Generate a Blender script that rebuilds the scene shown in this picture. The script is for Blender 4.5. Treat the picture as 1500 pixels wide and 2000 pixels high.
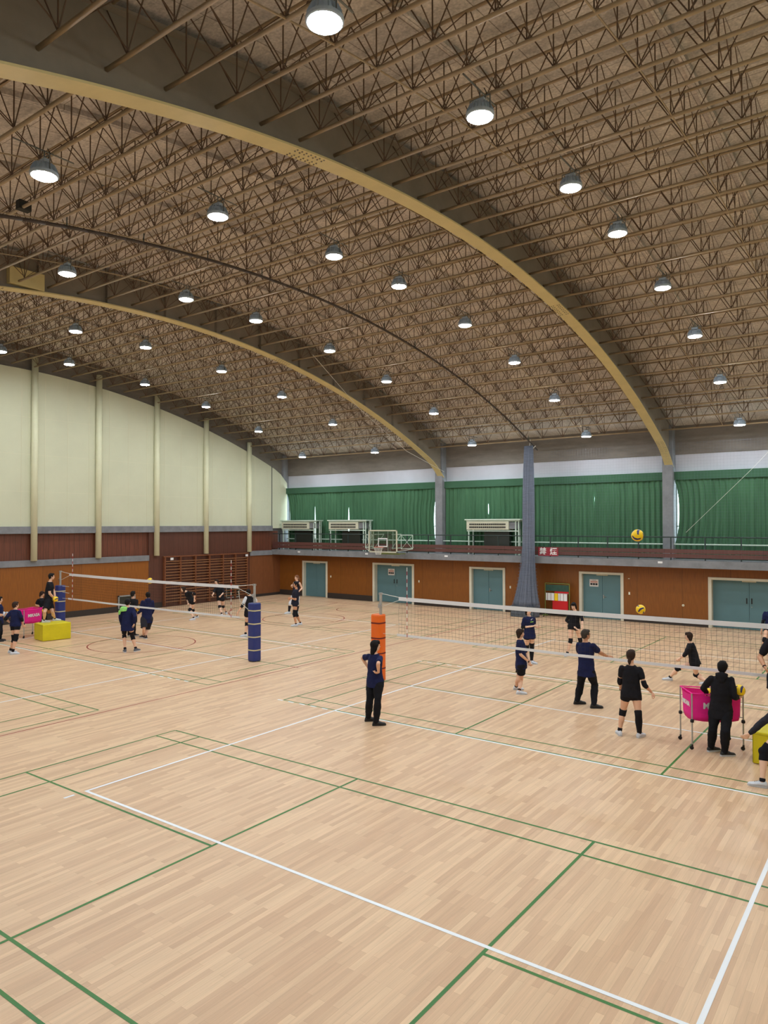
import bpy, bmesh, math, random
from mathutils import Vector, Matrix
random.seed(7)
SC = bpy.context.scene
for o in list(bpy.data.objects):
    bpy.data.objects.remove(o, do_unlink=True)
COL = SC.collection
PI = math.pi

# ---------------------------------------------------------------- camera, world, exposure
CAM_POS = Vector((10.4784, -6.3724, 4.1720))
YAW, PITCH, ROLL, FPX = 0.6338, 0.0171, -0.0016, 1404.79
_f = Vector((-math.sin(YAW)*math.cos(PITCH), math.cos(YAW)*math.cos(PITCH), math.sin(PITCH)))
_r = Vector((math.cos(YAW), math.sin(YAW), 0))
_u = _r.cross(_f)
_r2 = _r*math.cos(ROLL) + _u*math.sin(ROLL)
_u2 = -_r*math.sin(ROLL) + _u*math.cos(ROLL)
cam_d = bpy.data.cameras.new('camera')
cam = bpy.data.objects.new('camera', cam_d)
COL.objects.link(cam)
cam_d.sensor_fit = 'HORIZONTAL'
cam_d.sensor_width = 36.0
cam_d.lens = FPX/1500*36.0
cam_d.clip_end = 300
M = Matrix((( _r2.x, _u2.x, -_f.x, CAM_POS.x), (_r2.y, _u2.y, -_f.y, CAM_POS.y),
            (_r2.z, _u2.z, -_f.z, CAM_POS.z), (0, 0, 0, 1)))
cam.matrix_world = M
SC.camera = cam
w = bpy.data.worlds.new('sky'); SC.world = w; w.use_nodes = True
w.node_tree.nodes['Background'].inputs[0].default_value = (0.80, 0.90, 1.0, 1)
w.node_tree.nodes['Background'].inputs[1].default_value = 7.0
SC.view_settings.view_transform = 'Standard'
SC.view_settings.look = 'None'
SC.view_settings.exposure = 0.06
SC.view_settings.gamma = 1.0
SC.view_settings.use_curve_mapping = False
LAMP = 225.0          # radiance of the high-bay lamp lenses

# ---------------------------------------------------------------- materials
def lin(c):
    return tuple(((v/255)/12.92 if v/255 <= 0.04045 else ((v/255+0.055)/1.055)**2.4) for v in c)
def new_mat(name):
    m = bpy.data.materials.new(name); m.use_nodes = True
    nt = m.node_tree; b = nt.nodes['Principled BSDF']
    return m, nt, b
def N(nt, t, **kw):
    n = nt.nodes.new(t)
    for k, v in kw.items(): setattr(n, k, v)
    return n
def L(nt, a, b): nt.links.new(a, b)
def coords(nt, scale=(1,1,1), rot=(0,0,0), loc=(0,0,0)):
    g = N(nt, 'ShaderNodeTexCoord'); mp = N(nt, 'ShaderNodeMapping')
    mp.inputs['Scale'].default_value = scale; mp.inputs['Rotation'].default_value = rot
    mp.inputs['Location'].default_value = loc
    L(nt, g.outputs['Object'], mp.inputs['Vector'])
    return mp.outputs[0]
def mat(name, c, rough=0.6, var=0.0, vscale=(6,6,6), metal=0.0, spec=0.5, bump=0.0, c2=None):
    """plain paint / cloth / metal with an optional noise variation"""
    m, nt, b = new_mat(name)
    c = lin(c)
    b.inputs['Roughness'].default_value = rough
    b.inputs['Metallic'].default_value = metal
    b.inputs['Specular IOR Level'].default_value = spec
    if var > 0 or c2:
        v = coords(nt, vscale)
        n = N(nt, 'ShaderNodeTexNoise'); n.inputs['Scale'].default_value = 1.0
        n.inputs['Detail'].default_value = 6; n.inputs['Roughness'].default_value = 0.65
        L(nt, v, n.inputs['Vector'])
        r = N(nt, 'ShaderNodeValToRGB')
        a = lin(c2) if c2 else tuple(x*(1-var) for x in c)
        bb = c if c2 else tuple(min(1, x*(1+var)) for x in c)
        r.color_ramp.elements[0].position = 0.32; r.color_ramp.elements[1].position = 0.68
        r.color_ramp.elements[0].color = (*a, 1); r.color_ramp.elements[1].color = (*bb, 1)
        L(nt, n.outputs['Fac'], r.inputs[0]); L(nt, r.outputs[0], b.inputs['Base Color'])
        if bump:
            bp = N(nt, 'ShaderNodeBump'); bp.inputs['Strength'].default_value = bump
            L(nt, n.outputs['Fac'], bp.inputs['Height']); L(nt, bp.outputs[0], b.inputs['Normal'])
    else:
        b.inputs['Base Color'].default_value = (*c, 1)
    return m
def wood(name, c, seam_axis=None, seam=0.92, rough=0.45, grain=(30,30,2.2), var=0.22, seamdark=0.6, zseam=None):
    """veneered wall panels: vertical grain, dark seams every `seam` metres"""
    m, nt, b = new_mat(name); c = lin(c)
    b.inputs['Roughness'].default_value = rough
    v = coords(nt, grain)
    n = N(nt, 'ShaderNodeTexNoise'); n.inputs['Scale'].default_value = 1; n.inputs['Detail'].default_value = 5
    L(nt, v, n.inputs['Vector'])
    r = N(nt, 'ShaderNodeValToRGB')
    r.color_ramp.elements[0].position = 0.3; r.color_ramp.elements[1].position = 0.7
    r.color_ramp.elements[0].color = (*[x*(1-var) for x in c], 1)
    r.color_ramp.elements[1].color = (*[x*(1+var) for x in c], 1)
    L(nt, n.outputs['Fac'], r.inputs[0])
    out = r.outputs[0]
    g = N(nt, 'ShaderNodeTexCoord'); sp = N(nt, 'ShaderNodeSeparateXYZ'); L(nt, g.outputs['Object'], sp.inputs[0])
    if seam_axis is not None:
        def seamf(sock, width, step, off=0.0):
            a = N(nt, 'ShaderNodeMath', operation='ADD'); a.inputs[1].default_value = 1000+off; L(nt, sock, a.inputs[0])
            d = N(nt, 'ShaderNodeMath', operation='MODULO'); d.inputs[1].default_value = step; L(nt, a.outputs[0], d.inputs[0])
            lt = N(nt, 'ShaderNodeMath', operation='LESS_THAN'); lt.inputs[1].default_value = width; L(nt, d.outputs[0], lt.inputs[0])
            return lt.outputs[0]
        s = seamf(sp.outputs[seam_axis], 0.018, seam)
        # each panel its own tone
        q = N(nt, 'ShaderNodeMath', operation='DIVIDE'); q.inputs[1].default_value = seam
        aa = N(nt, 'ShaderNodeMath', operation='ADD'); aa.inputs[1].default_value = 1000; L(nt, sp.outputs[seam_axis], aa.inputs[0]); L(nt, aa.outputs[0], q.inputs[0])
        fl = N(nt, 'ShaderNodeMath', operation='FLOOR'); L(nt, q.outputs[0], fl.inputs[0])
        wn = N(nt, 'ShaderNodeTexWhiteNoise', noise_dimensions='1D'); L(nt, fl.outputs[0], wn.inputs['W'])
        mr = N(nt, 'ShaderNodeMapRange'); mr.inputs['To Min'].default_value = 0.93; mr.inputs['To Max'].default_value = 1.07
        L(nt, wn.outputs['Value'], mr.inputs['Value'])
        mx = N(nt, 'ShaderNodeVectorMath', operation='SCALE'); L(nt, out, mx.inputs[0]); L(nt, mr.outputs[0], mx.inputs['Scale'])
        mix = N(nt, 'ShaderNodeMix', data_type='RGBA'); L(nt, s, mix.inputs['Factor'])
        L(nt, mx.outputs[0], mix.inputs['A']); mix.inputs['B'].default_value = (*[x*seamdark for x in c], 1)
        out = mix.outputs['Result']
    L(nt, out, b.inputs['Base Color'])
    return m
def floor_mat():
    m, nt, b = new_mat('strip_floor')
    g = N(nt, 'ShaderNodeTexCoord'); sp = N(nt, 'ShaderNodeSeparateXYZ'); L(nt, g.outputs['Object'], sp.inputs[0])
    cb = N(nt, 'ShaderNodeCombineXYZ'); L(nt, sp.outputs['Y'], cb.inputs['X']); L(nt, sp.outputs['X'], cb.inputs['Y'])
    br = N(nt, 'ShaderNodeTexBrick'); br.offset = 0.37; br.offset_frequency = 2; br.squash = 1.0
    br.inputs['Scale'].default_value = 1.0; br.inputs['Mortar Size'].default_value = 0.0012
    br.inputs['Mortar Smooth'].default_value = 0.3; br.inputs['Brick Width'].default_value = 0.78; br.inputs['Row Height'].default_value = 0.075
    br.inputs['Color1'].default_value = (*lin((204,167,134)), 1); br.inputs['Color2'].default_value = (*lin((226,193,157)), 1)
    br.inputs['Mortar'].default_value = (*lin((190,155,122)), 1)
    L(nt, cb.outputs[0], br.inputs['Vector'])
    mp = N(nt, 'ShaderNodeMapping'); mp.inputs['Scale'].default_value = (1.6, 34, 1); L(nt, cb.outputs[0], mp.inputs[0])
    n = N(nt, 'ShaderNodeTexNoise'); n.inputs['Scale'].default_value = 1; n.inputs['Detail'].default_value = 6; n.inputs['Roughness'].default_value = 0.6
    L(nt, mp.outputs[0], n.inputs['Vector'])
    mr = N(nt, 'ShaderNodeMapRange'); mr.inputs['From Min'].default_value = 0.3; mr.inputs['From Max'].default_value = 0.7
    mr.inputs['To Min'].default_value = 0.92; mr.inputs['To Max'].default_value = 1.07
    L(nt, n.outputs['Fac'], mr.inputs['Value'])
    mp2 = N(nt, 'ShaderNodeMapping'); mp2.inputs['Scale'].default_value = (0.9, 6.5, 1); L(nt, cb.outputs[0], mp2.inputs[0])
    n2 = N(nt, 'ShaderNodeTexNoise'); n2.inputs['Scale'].default_value = 1; n2.inputs['Detail'].default_value = 2
    L(nt, mp2.outputs[0], n2.inputs['Vector'])
    mr2 = N(nt, 'ShaderNodeMapRange'); mr2.inputs['From Min'].default_value = 0.3; mr2.inputs['From Max'].default_value = 0.7
    mr2.inputs['To Min'].default_value = 0.97; mr2.inputs['To Max'].default_value = 1.03
    L(nt, n2.outputs['Fac'], mr2.inputs['Value'])
    mu = N(nt, 'ShaderNodeMath', operation='MULTIPLY'); L(nt, mr.outputs[0], mu.inputs[0]); L(nt, mr2.outputs[0], mu.inputs[1])
    sc = N(nt, 'ShaderNodeVectorMath', operation='SCALE'); L(nt, br.outputs['Color'], sc.inputs[0]); L(nt, mu.outputs[0], sc.inputs['Scale'])
    L(nt, sc.outputs[0], b.inputs['Base Color'])
    b.inputs['Roughness'].default_value = 0.36; b.inputs['Specular IOR Level'].default_value = 0.35
    return m
def deck_mat():
    """wood-wool roof boards with joints"""
    m, nt, b = new_mat('roof_boards')
    g = N(nt, 'ShaderNodeTexCoord'); sp = N(nt, 'ShaderNodeSeparateXYZ'); L(nt, g.outputs['Object'], sp.inputs[0])
    cb = N(nt, 'ShaderNodeCombineXYZ'); L(nt, sp.outputs['Y'], cb.inputs['X']); L(nt, sp.outputs['X'], cb.inputs['Y'])
    br = N(nt, 'ShaderNodeTexBrick'); br.offset = 0.0
    br.inputs['Scale'].default_value = 1; br.inputs['Brick Width'].default_value = 1.82; br.inputs['Row Height'].default_value = 0.92
    br.inputs['Mortar Size'].default_value = 0.008; br.inputs['Mortar Smooth'].default_value = 0.2
    br.inputs['Color1'].default_value = (*lin((190,183,177)), 1); br.inputs['Color2'].default_value = (*lin((208,199,188)), 1)
    br.inputs['Mortar'].default_value = (*lin((142,133,124)), 1)
    L(nt, cb.outputs[0], br.inputs['Vector'])
    n = N(nt, 'ShaderNodeTexNoise'); n.inputs['Scale'].default_value = 1.3; n.inputs['Detail'].default_value = 9; n.inputs['Roughness'].default_value = 0.8
    L(nt, g.outputs['Object'], n.inputs['Vector'])
    mr = N(nt, 'ShaderNodeMapRange'); mr.inputs['From Min'].default_value = 0.3; mr.inputs['From Max'].default_value = 0.7
    mr.inputs['To Min'].default_value = 0.62; mr.inputs['To Max'].default_value = 1.25; L(nt, n.outputs['Fac'], mr.inputs['Value'])
    n2 = N(nt, 'ShaderNodeTexNoise'); n2.inputs['Scale'].default_value = 22; n2.inputs['Detail'].default_value = 3
    L(nt, g.outputs['Object'], n2.inputs['Vector'])
    mr2 = N(nt, 'ShaderNodeMapRange'); mr2.inputs['From Min'].default_value = 0.3; mr2.inputs['From Max'].default_value = 0.7
    mr2.inputs['To Min'].default_value = 0.8; mr2.inputs['To Max'].default_value = 1.2; L(nt, n2.outputs['Fac'], mr2.inputs['Value'])
    mu = N(nt, 'ShaderNodeMath', operation='MULTIPLY'); L(nt, mr.outputs[0], mu.inputs[0]); L(nt, mr2.outputs[0], mu.inputs[1])
    sc = N(nt, 'ShaderNodeVectorMath', operation='SCALE'); L(nt, br.outputs['Color'], sc.inputs[0]); L(nt, mu.outputs[0], sc.inputs['Scale'])
    L(nt, sc.outputs[0], b.inputs['Base Color']); b.inputs['Roughness'].default_value = 0.95
    b.inputs['Specular IOR Level'].default_value = 0.1
    return m
def glow(name, col, s):
    m, nt, b = new_mat(name)
    b.inputs['Base Color'].default_value = (0.9, 0.9, 0.9, 1)
    b.inputs['Emission Color'].default_value = (*col, 1); b.inputs['Emission Strength'].default_value = s
    return m
def glass_mat(name, tint=(0.9,0.95,0.93), a=0.12):
    m = bpy.data.materials.new(name); m.use_nodes = True; nt = m.node_tree; nt.nodes.clear()
    o = N(nt, 'ShaderNodeOutputMaterial'); mx = N(nt, 'ShaderNodeMixShader'); t = N(nt, 'ShaderNodeBsdfTransparent'); gl = N(nt, 'ShaderNodeBsdfGlossy')
    t.inputs[0].default_value = (*tint, 1); gl.inputs['Roughness'].default_value = 0.05; mx.inputs[0].default_value = a
    L(nt, t.outputs[0], mx.inputs[1]); L(nt, gl.outputs[0], mx.inputs[2]); L(nt, mx.outputs[0], o.inputs[0])
    return m

MT = {}
MT['floor'] = floor_mat()
MT['deck'] = deck_mat()
MT['white_line'] = mat('white_tape', (236,240,246), 0.5)
MT['green_line'] = mat('green_tape', (38,112,48), 0.5, c2=(64,120,40), vscale=(0.6,0.6,0.6))
MT['red_line'] = mat('red_tape', (150,52,40), 0.5)
MT['flange'] = mat('arch_flange_paint', (202,186,132), 0.6, 0.06, (2,2,2))
MT['web'] = mat('arch_web_dark', (132,122,108), 0.7, 0.12, (1.2,1.2,1.2))  # web tone, darker and greyer than the bottom flange
MT['chord'] = mat('truss_chord_paint', (158,138,108), 0.55, 0.16, (2.5,12,12))
MT['rod'] = mat('truss_rod_paint', (92,70,52), 0.6, 0.1, (3,3,3))
MT['concrete'] = mat('rough_concrete', (128,130,134), 0.9, 0.16, (2.2,2.2,2.2), bump=0.1)
MT['tie_beam'] = mat('dark_concrete', (120,114,106), 0.95, 0.16, (1.2,1.2,5))
MT['plaster'] = mat('white_plaster', (188,190,200), 0.9, 0.05, (1,1,1))
MT['cream_panel'] = mat('cream_board', (205,207,180), 0.85, 0.03, (0.7,0.7,0.7))
MT['cream_paint'] = mat('cream_paint', (220,220,188), 0.6, 0.03, (3,3,3))
MT['orange_wood_x'] = wood('orange_veneer_long_wall', (130,76,22), 0, 1.82, var=0.16)
MT['orange_wood_y'] = wood('orange_veneer_end_wall', (140,82,24), 1, 1.82, var=0.16)
MT['red_wood_y'] = wood('red_brown_boards', (106,60,42), 1, 0.24, var=0.2, seamdark=0.5)
MT['maroon_wood'] = wood('maroon_boards', (92,56,44), 1, 0.3, var=0.15, seamdark=0.6)
MT['brown_wood_y'] = wood('brown_corner_panels', (128,78,46), 1, 0.9, var=0.15)
MT['fascia'] = wood('gallery_fascia_boards', (92,56,50), 0, 3.6, var=0.14, grain=(2,30,30), rough=0.6)
MT['baseboard'] = mat('dark_baseboard', (50,42,38), 0.6)
MT['frame'] = mat('door_frame_paint', (214,210,192), 0.55, 0.04, (3,3,3))
MT['teal'] = mat('teal_door_paint', (88,124,132), 0.45, 0.04, (1.5,1.5,1.5))
MT['paper'] = mat('white_paper', (214,212,208), 0.8)
MT['ink'] = mat('black_ink', (40,38,40), 0.7)
MT['pinkink'] = mat('red_ink', (196,150,140), 0.7)
MT['chrome'] = mat('dull_chrome', (176,178,178), 0.35, metal=0.9)
MT['black_rubber'] = mat('black_rubber', (26,26,28), 0.7)
MT['curtain'] = mat('green_curtain_cloth', (74,112,84), 0.9, 0.16, (3,3,0.4), spec=0.1)
MT['pelmet'] = mat('green_pelmet_cloth', (66,100,78), 0.9, 0.05, (3,3,3), spec=0.1)
MT['rail'] = mat('dark_green_rail_paint', (36,52,50), 0.5)
MT['offwhite'] = mat('off_white_enamel', (206,204,182), 0.5, 0.04, (4,4,4))
MT['acdark'] = mat('dark_grille', (36,34,28), 0.8)
MT['acpipe'] = mat('pale_pipe_cover', (196,214,200), 0.5)
MT['sign_red'] = mat('sign_red', (150,36,50), 0.5)
MT['white_paint'] = mat('white_sign_paint', (232,232,232), 0.5)
MT['lamp_body'] = mat('lamp_housing', (168,182,196), 0.5, metal=0.0)
MT['lamp_hook'] = mat('galvanised_steel', (120,122,118), 0.5, metal=0.5)
MT['lens'] = glow('lamp_lens', (0.90, 0.96, 1.0), LAMP)
MT['post'] = mat('post_metal', (178,180,178), 0.4, 0.08, (8,8,8), metal=0.5)
MT['navy_pad'] = mat('navy_vinyl', (34,50,118), 0.45, 0.06, (4,4,4))
MT['orange_pad'] = mat('orange_vinyl', (230,104,18), 0.45, 0.04, (4,4,4))
MT['strap_cream'] = mat('cream_strap', (200,192,150), 0.7)
MT['strap_maroon'] = mat('maroon_strap', (100,24,24), 0.7)
MT['tape'] = mat('net_white_tape', (226,228,232), 0.7)
MT['string'] = mat('black_net_string', (44,42,38), 0.8)
MT['rope'] = mat('white_rope', (214,214,206), 0.7)
MT['ant_red'] = mat('antenna_red', (170,34,50), 0.5)
MT['ant_white'] = mat('antenna_white', (232,230,230), 0.5)
MT['yellow_vinyl'] = mat('yellow_vinyl', (214,200,16), 0.45, 0.06, (3,3,3))
MT['pink'] = mat('pink_cloth', (240,24,150), 0.7, 0.08, (6,6,6))
MT['yellow'] = mat('ball_yellow', (246,206,20), 0.4)
MT['ballblue'] = mat('ball_blue', (44,40,96), 0.4)
MT['bar_wood'] = wood('wall_bar_wood', (124,74,46), None, var=0.15)
MT['rung_wood'] = wood('rung_wood', (150,104,66), None, var=0.12)
MT['grey_mesh'] = mat('grey_net_cloth', (112,120,136), 0.9, 0.2, (3,3,60), spec=0.1)
MT['crate'] = mat('grey_crate', (98,104,116), 0.8, 0.3, (14,14,14))
MT['boardgreen'] = mat('chalkboard_green', (44,78,66), 0.7, 0.2, (6,6,6))
MT['red'] = mat('score_red', (196,16,24), 0.6)
MT['green_frame'] = mat('green_frame_paint', (112,128,60), 0.5)
MT['glass'] = glass_mat('clear_glass')
MT['grey_frame'] = mat('grey_window_frame', (150,152,150), 0.5)
MT['darkpane'] = mat('dark_pane', (52,56,50), 0.25)

# ---------------------------------------------------------------- mesh helpers
class MB:
    def __init__(s): s.v = []; s.f = []; s.mi = []; s.cur = 0
    def quad(s, *p):
        i = len(s.v); s.v += [tuple(q) for q in p]; s.f.append(tuple(range(i, i+len(p)))); s.mi.append(s.cur); return s
    def box(s, x0, x1, y0, y1, z0, z1):
        i = len(s.v)
        s.v += [(x, y, z) for z in (z0, z1) for y in (y0, y1) for x in (x0, x1)]
        for a in ((0,2,3,1),(4,5,7,6),(0,1,5,4),(2,6,7,3),(0,4,6,2),(1,3,7,5)):
            s.f.append(tuple(i+k for k in a)); s.mi.append(s.cur)
        return s
    def bar(s, p, q, r, n=4, r2=None, cap=True):
        p = Vector(p); q = Vector(q); d = q-p
        if d.length < 1e-6: return s
        d.normalize(); a = Vector((0,0,1)) if abs(d.z) < 0.9 else Vector((1,0,0))
        u = d.cross(a).normalized(); v = d.cross(u); i = len(s.v); r2 = r if r2 is None else r2
        for c, rr in ((p, r), (q, r2)):
            for k in range(n):
                t = 2*PI*(k+0.5)/n; s.v.append(tuple(c+u*math.cos(t)*rr+v*math.sin(t)*rr))
        for k in range(n):
            k2 = (k+1) % n; s.f.append((i+k, i+k2, i+n+k2, i+n+k)); s.mi.append(s.cur)
        if cap:
            s.f.append(tuple(i+k for k in range(n-1, -1, -1))); s.f.append(tuple(i+n+k for k in range(n))); s.mi += [s.cur]*2
        return s
    def tube(s, pts, r, n=6):
        for a, b in zip(pts[:-1], pts[1:]): s.bar(a, b, r, n)
        return s
    def lathe(s, prof, c=(0,0,0), n=24, cap=True):
        i = len(s.v); m = len(prof)
        for r, z in prof:
            for k in range(n):
                t = 2*PI*k/n; s.v.append((c[0]+r*math.cos(t), c[1]+r*math.sin(t), c[2]+z))
        for j in range(m-1):
            for k in range(n):
                k2 = (k+1) % n; s.f.append((i+j*n+k, i+j*n+k2, i+(j+1)*n+k2, i+(j+1)*n+k)); s.mi.append(s.cur)
        if cap:
            s.f.append(tuple(i+k for k in range(n-1, -1, -1))); s.f.append(tuple(i+(m-1)*n+k for k in range(n))); s.mi += [s.cur]*2
        return s
    def loft(s, rings, cap=True):
        i = len(s.v); n = len(rings[0])
        for r in rings: s.v += [tuple(p) for p in r]
        for j in range(len(rings)-1):
            for k in range(n):
                k2 = (k+1) % n; s.f.append((i+j*n+k, i+j*n+k2, i+(j+1)*n+k2, i+(j+1)*n+k)); s.mi.append(s.cur)
        if cap:
            s.f.append(tuple(i+k for k in range(n-1, -1, -1))); s.f.append(tuple(i+(len(rings)-1)*n+k for k in range(n))); s.mi += [s.cur]*2
        return s
    def sphere(s, c, rx, ry=None, rz=None, nu=12, nv=8, M=None):
        ry = rx if ry is None else ry; rz = rx if rz is None else rz
        c = Vector(c); rings = []
        for j in range(1, nv):
            ph = PI*j/nv; ring = []
            for k in range(nu):
                t = 2*PI*k/nu; p = Vector((rx*math.sin(ph)*math.cos(t), ry*math.sin(ph)*math.sin(t), -rz*math.cos(ph)))
                if M is not None: p = M @ p
                ring.append(c+p)
            rings.append(ring)
        i = len(s.v); s.loft(rings, cap=False)
        b = Vector((0,0,-rz)); t = Vector((0,0,rz))
        if M is not None: b = M @ b; t = M @ t
        s.v += [tuple(c+b), tuple(c+t)]; ib = len(s.v)-2; it = ib+1; last = i+(nv-2)*nu
        for k in range(nu):
            k2 = (k+1) % nu; s.f.append((ib, i+k2, i+k)); s.f.append((it, last+k, last+k2)); s.mi += [s.cur]*2
        return s
    def build(s, name, mats, parent=None, smooth=False, loc=None, bevel=0):
        me = bpy.data.meshes.new(name); me.from_pydata(s.v, [], s.f)
        if not isinstance(mats, (list, tuple)): mats = [mats]
        for m in mats: me.materials.append(m)
        if len(mats) > 1: me.polygons.foreach_set('material_index', s.mi)
        if smooth: me.polygons.foreach_set('use_smooth', [True]*len(me.polygons))
        me.update()
        o = bpy.data.objects.new(name, me); COL.objects.link(o)
        if parent is not None: o.parent = parent
        if loc is not None: o.location = loc
        if bevel:
            b = o.modifiers.new('bevel', 'BEVEL'); b.width = bevel; b.segments = 2; b.limit_method = 'ANGLE'
        return o
def tag(o, label=None, cat=None, group=None, kind=None):
    if label: o['label'] = label
    if cat: o['category'] = cat
    if group: o['group'] = group
    if kind: o['kind'] = kind
    return o
def struct(o, label, cat='room'): return tag(o, label, cat, kind='structure')
def empty(name, loc, label, cat, group=None, rz=0):
    o = bpy.data.objects.new(name, None); COL.objects.link(o); o.location = loc; o.rotation_euler = (0,0,rz)
    o.empty_display_size = 0.2
    return tag(o, label, cat, group)
def dup(root, loc, rz=None, label=None, group=None):
    def cp(o, par):
        c = o.copy(); COL.objects.link(c)
        if par is not None: c.parent = par
        for ch in KIDS.get(o.name, []): cp(ch, c)
        return c
    r = cp(root, None); r.location = loc
    if rz is not None: r.rotation_euler = (0,0,rz)
    if label: r['label'] = label
    if group: r['group'] = group
    return r
KIDS = {}
def index_kids(root):
    for o in COL.objects: pass
    def rec(o):
        k = [c for c in COL.objects if c.parent == o]
        KIDS[o.name] = k
        for c in k: rec(c)
    rec(root)
def text_mesh(body, size, name, m, parent=None, extrude=0.002, M=None, bold=0.0, squash=1.0):
    c = bpy.data.curves.new(name, 'FONT'); c.body = body; c.size = size; c.align_x = 'CENTER'; c.align_y = 'CENTER'
    c.extrude = extrude; c.offset = bold; c.resolution_u = 2
    t = bpy.data.objects.new('tmp', c); COL.objects.link(t); bpy.context.view_layer.update()
    me = bpy.data.meshes.new_from_object(t.evaluated_get(bpy.context.evaluated_depsgraph_get()))
    bpy.data.objects.remove(t); bpy.data.curves.remove(c)
    me.transform(Matrix.Diagonal((squash, 1, 1, 1)))
    if M is not None: me.transform(M)
    me.materials.clear(); me.materials.append(m); me.name = name
    o = bpy.data.objects.new(name, me); COL.objects.link(o)
    if parent is not None: o.parent = parent
    return o
# text plane matrices: facing -Y (readable from -Y side), facing +X
M_FACE_NY = Matrix(((1,0,0,0),(0,0,-1,0),(0,1,0,0),(0,0,0,1)))
def face_dir(d):
    """matrix that turns a text (XY plane, normal +Z) so its normal is the horizontal direction d, up is +Z"""
    d = Vector((d[0], d[1], 0)).normalized(); up = Vector((0,0,1)); x = up.cross(d)
    return Matrix(((x.x, up.x, d.x, 0),(x.y, up.y, d.y, 0),(x.z, up.z, d.z, 0),(0,0,0,1)))
def ordinal(i):
    W = ['first','second','third','fourth','fifth','sixth','seventh','eighth','ninth','tenth','eleventh','twelfth','thirteenth','fourteenth','fifteenth','sixteenth','seventeenth','eighteenth','nineteenth','twentieth']
    T = ['twenty-first','twenty-second','twenty-third','twenty-fourth','twenty-fifth','twenty-sixth','twenty-seventh','twenty-eighth','twenty-ninth','thirtieth','thirty-first','thirty-second','thirty-third','thirty-fourth','thirty-fifth','thirty-sixth','thirty-seventh']
    return (W+T)[i]

# ---------------------------------------------------------------- dimensions of the hall
XL, XR = -20.1, 13.3        # end walls (inside faces)
YN, YF = -8.7, 24.7         # lower long walls
YC = 8.1
ARX = [2.25, -9.0]          # great arches
def z_fl(y):                # underside of the arch flange
    z = 10.82-(y-YC)**2/73; d = abs(y-YC)-15.7
    return z-(0.18*d*d if d > 0 else 0)
def z_ch(y): return 11.0-(y-YC)**2/83      # bottom chords of the purlin trusses
def z_top(y): return z_ch(y)+0.80
def z_dk(y): return z_ch(y)+0.92
TY = [-2.05-0.895*7+0.895*k for k in range(37)]                   # truss lines
TY = [y for y in TY if y < 24.3]

# ---------------------------------------------------------------- floor and painted lines
fl = MB().box(XL-0.3, XR+0.4, YN-1.5, YF+0.6, -0.2, 0.0).build('floor', MT['floor'])
struct(fl, 'pale wood-strip sports floor with painted court lines', 'floor')
def lines(name, m, segs, w, z):
    b = MB()
    for s in segs:
        (x0, y0), (x1, y1) = s[0], s[1]
        ww = s[2] if len(s) > 2 else w
        dx, dy = x1-x0, y1-y0; l = math.hypot(dx, dy); zz = z+(0.0004 if abs(dy) > abs(dx) else 0); nx, ny = -dy/l*ww/2, dx/l*ww/2
        b.quad((x0+nx, y0+ny, zz), (x0-nx, y0-ny, zz), (x1-nx, y1-ny, zz), (x1+nx, y1+ny, zz))
    return b.build(name, m, fl)
def arc(cx, cy, r, a0, a1, n=40):
    p = [(cx+r*math.cos(a0+(a1-a0)*i/n), cy+r*math.sin(a0+(a1-a0)*i/n)) for i in range(n+1)]
    return [(p[i], p[i+1]) for i in range(n)]
def rect(x0, x1, y0, y1): return [((x0,y0),(x1,y0)),((x1,y0),(x1,y1)),((x1,y1),(x0,y1)),((x0,y1),(x0,y0))]
W = []
for x0, x1 in ((0,9),(-15.85,-6.85)):
    e = 0.025
    W += [((x0-e,0),(x1+e,0)),((x0-e,18),(x1+e,18)),((x0,0),(x0,18)),((x1,0),(x1,18))]
    W += [((x0,y),(x1,y)) for y in (6,9,12)]
    for y in (6,12):
        for k in range(5):
            for sx, dd in ((x0,-1),(x1,1)):
                a = sx+dd*(0.2+k*0.35); W.append(((a,y),(a+dd*0.17,y)))
    for sx in (x0, x1):
        W += [((sx,-0.2),(sx,-0.37)),((sx,18.2),(sx,18.37))]
lines('volleyball_lines', MT['white_line'], W, 0.05, 0.0024)
G = []
for xc in (5.08, -11.04):
    for yc in (-0.12, 9.1, 18.2):
        x0, x1, y0, y1 = xc-6.7, xc+6.7, yc-3.05, yc+3.05
        G += rect(x0, x1, y0, y1)
        G += [((x0,y0+.46),(x1,y0+.46)),((x0,y1-.46),(x1,y1-.46)),((x0+.76,y0),(x0+.76,y1)),((x1-.76,y0),(x1-.76,y1))]
        G += [((xc-1.98,y0),(xc-1.98,y1)),((xc+1.98,y0),(xc+1.98,y1)),((x0,yc),(xc-1.98,yc)),((xc+1.98,yc),(x1,yc))]
        if yc == -0.12: G.append(((xc+1.98,y0-2.5),(xc+1.98,y0)))
lines('badminton_lines', MT['green_line'], G, 0.04, 0.0015)
RD = []
cx = -11.35
RD += rect(-18.6, -4.1, -5.0, 23.1) + [((-18.6,9.1),(-4.0,9.1))]
RD += arc(cx, 9.0, 1.8, 0, 2*PI)
RD += arc(cx, 17.3, 1.8, 0, 2*PI) + arc(cx, 21.5, 1.25, PI, 2*PI, 20)
RD += arc(cx, 21.5, 6.4, PI, 2*PI) + [((cx-6.4,21.5),(cx-6.4,23.1)),((cx+6.4,21.5),(cx+6.4,23.1))]
RD += [((cx-1.8,17.3),(cx-2.9,23.1)),((cx+1.8,17.3),(cx+2.9,23.1)),((cx-1.8,17.3),(cx+1.8,17.3))]
RD += [((-2.7,17.0),(-2.7,23.1)),((-2.7,23.1),(11,23.1))] 
lines('basketball_lines', MT['red_line'], RD, 0.045, 0.0006)

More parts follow.
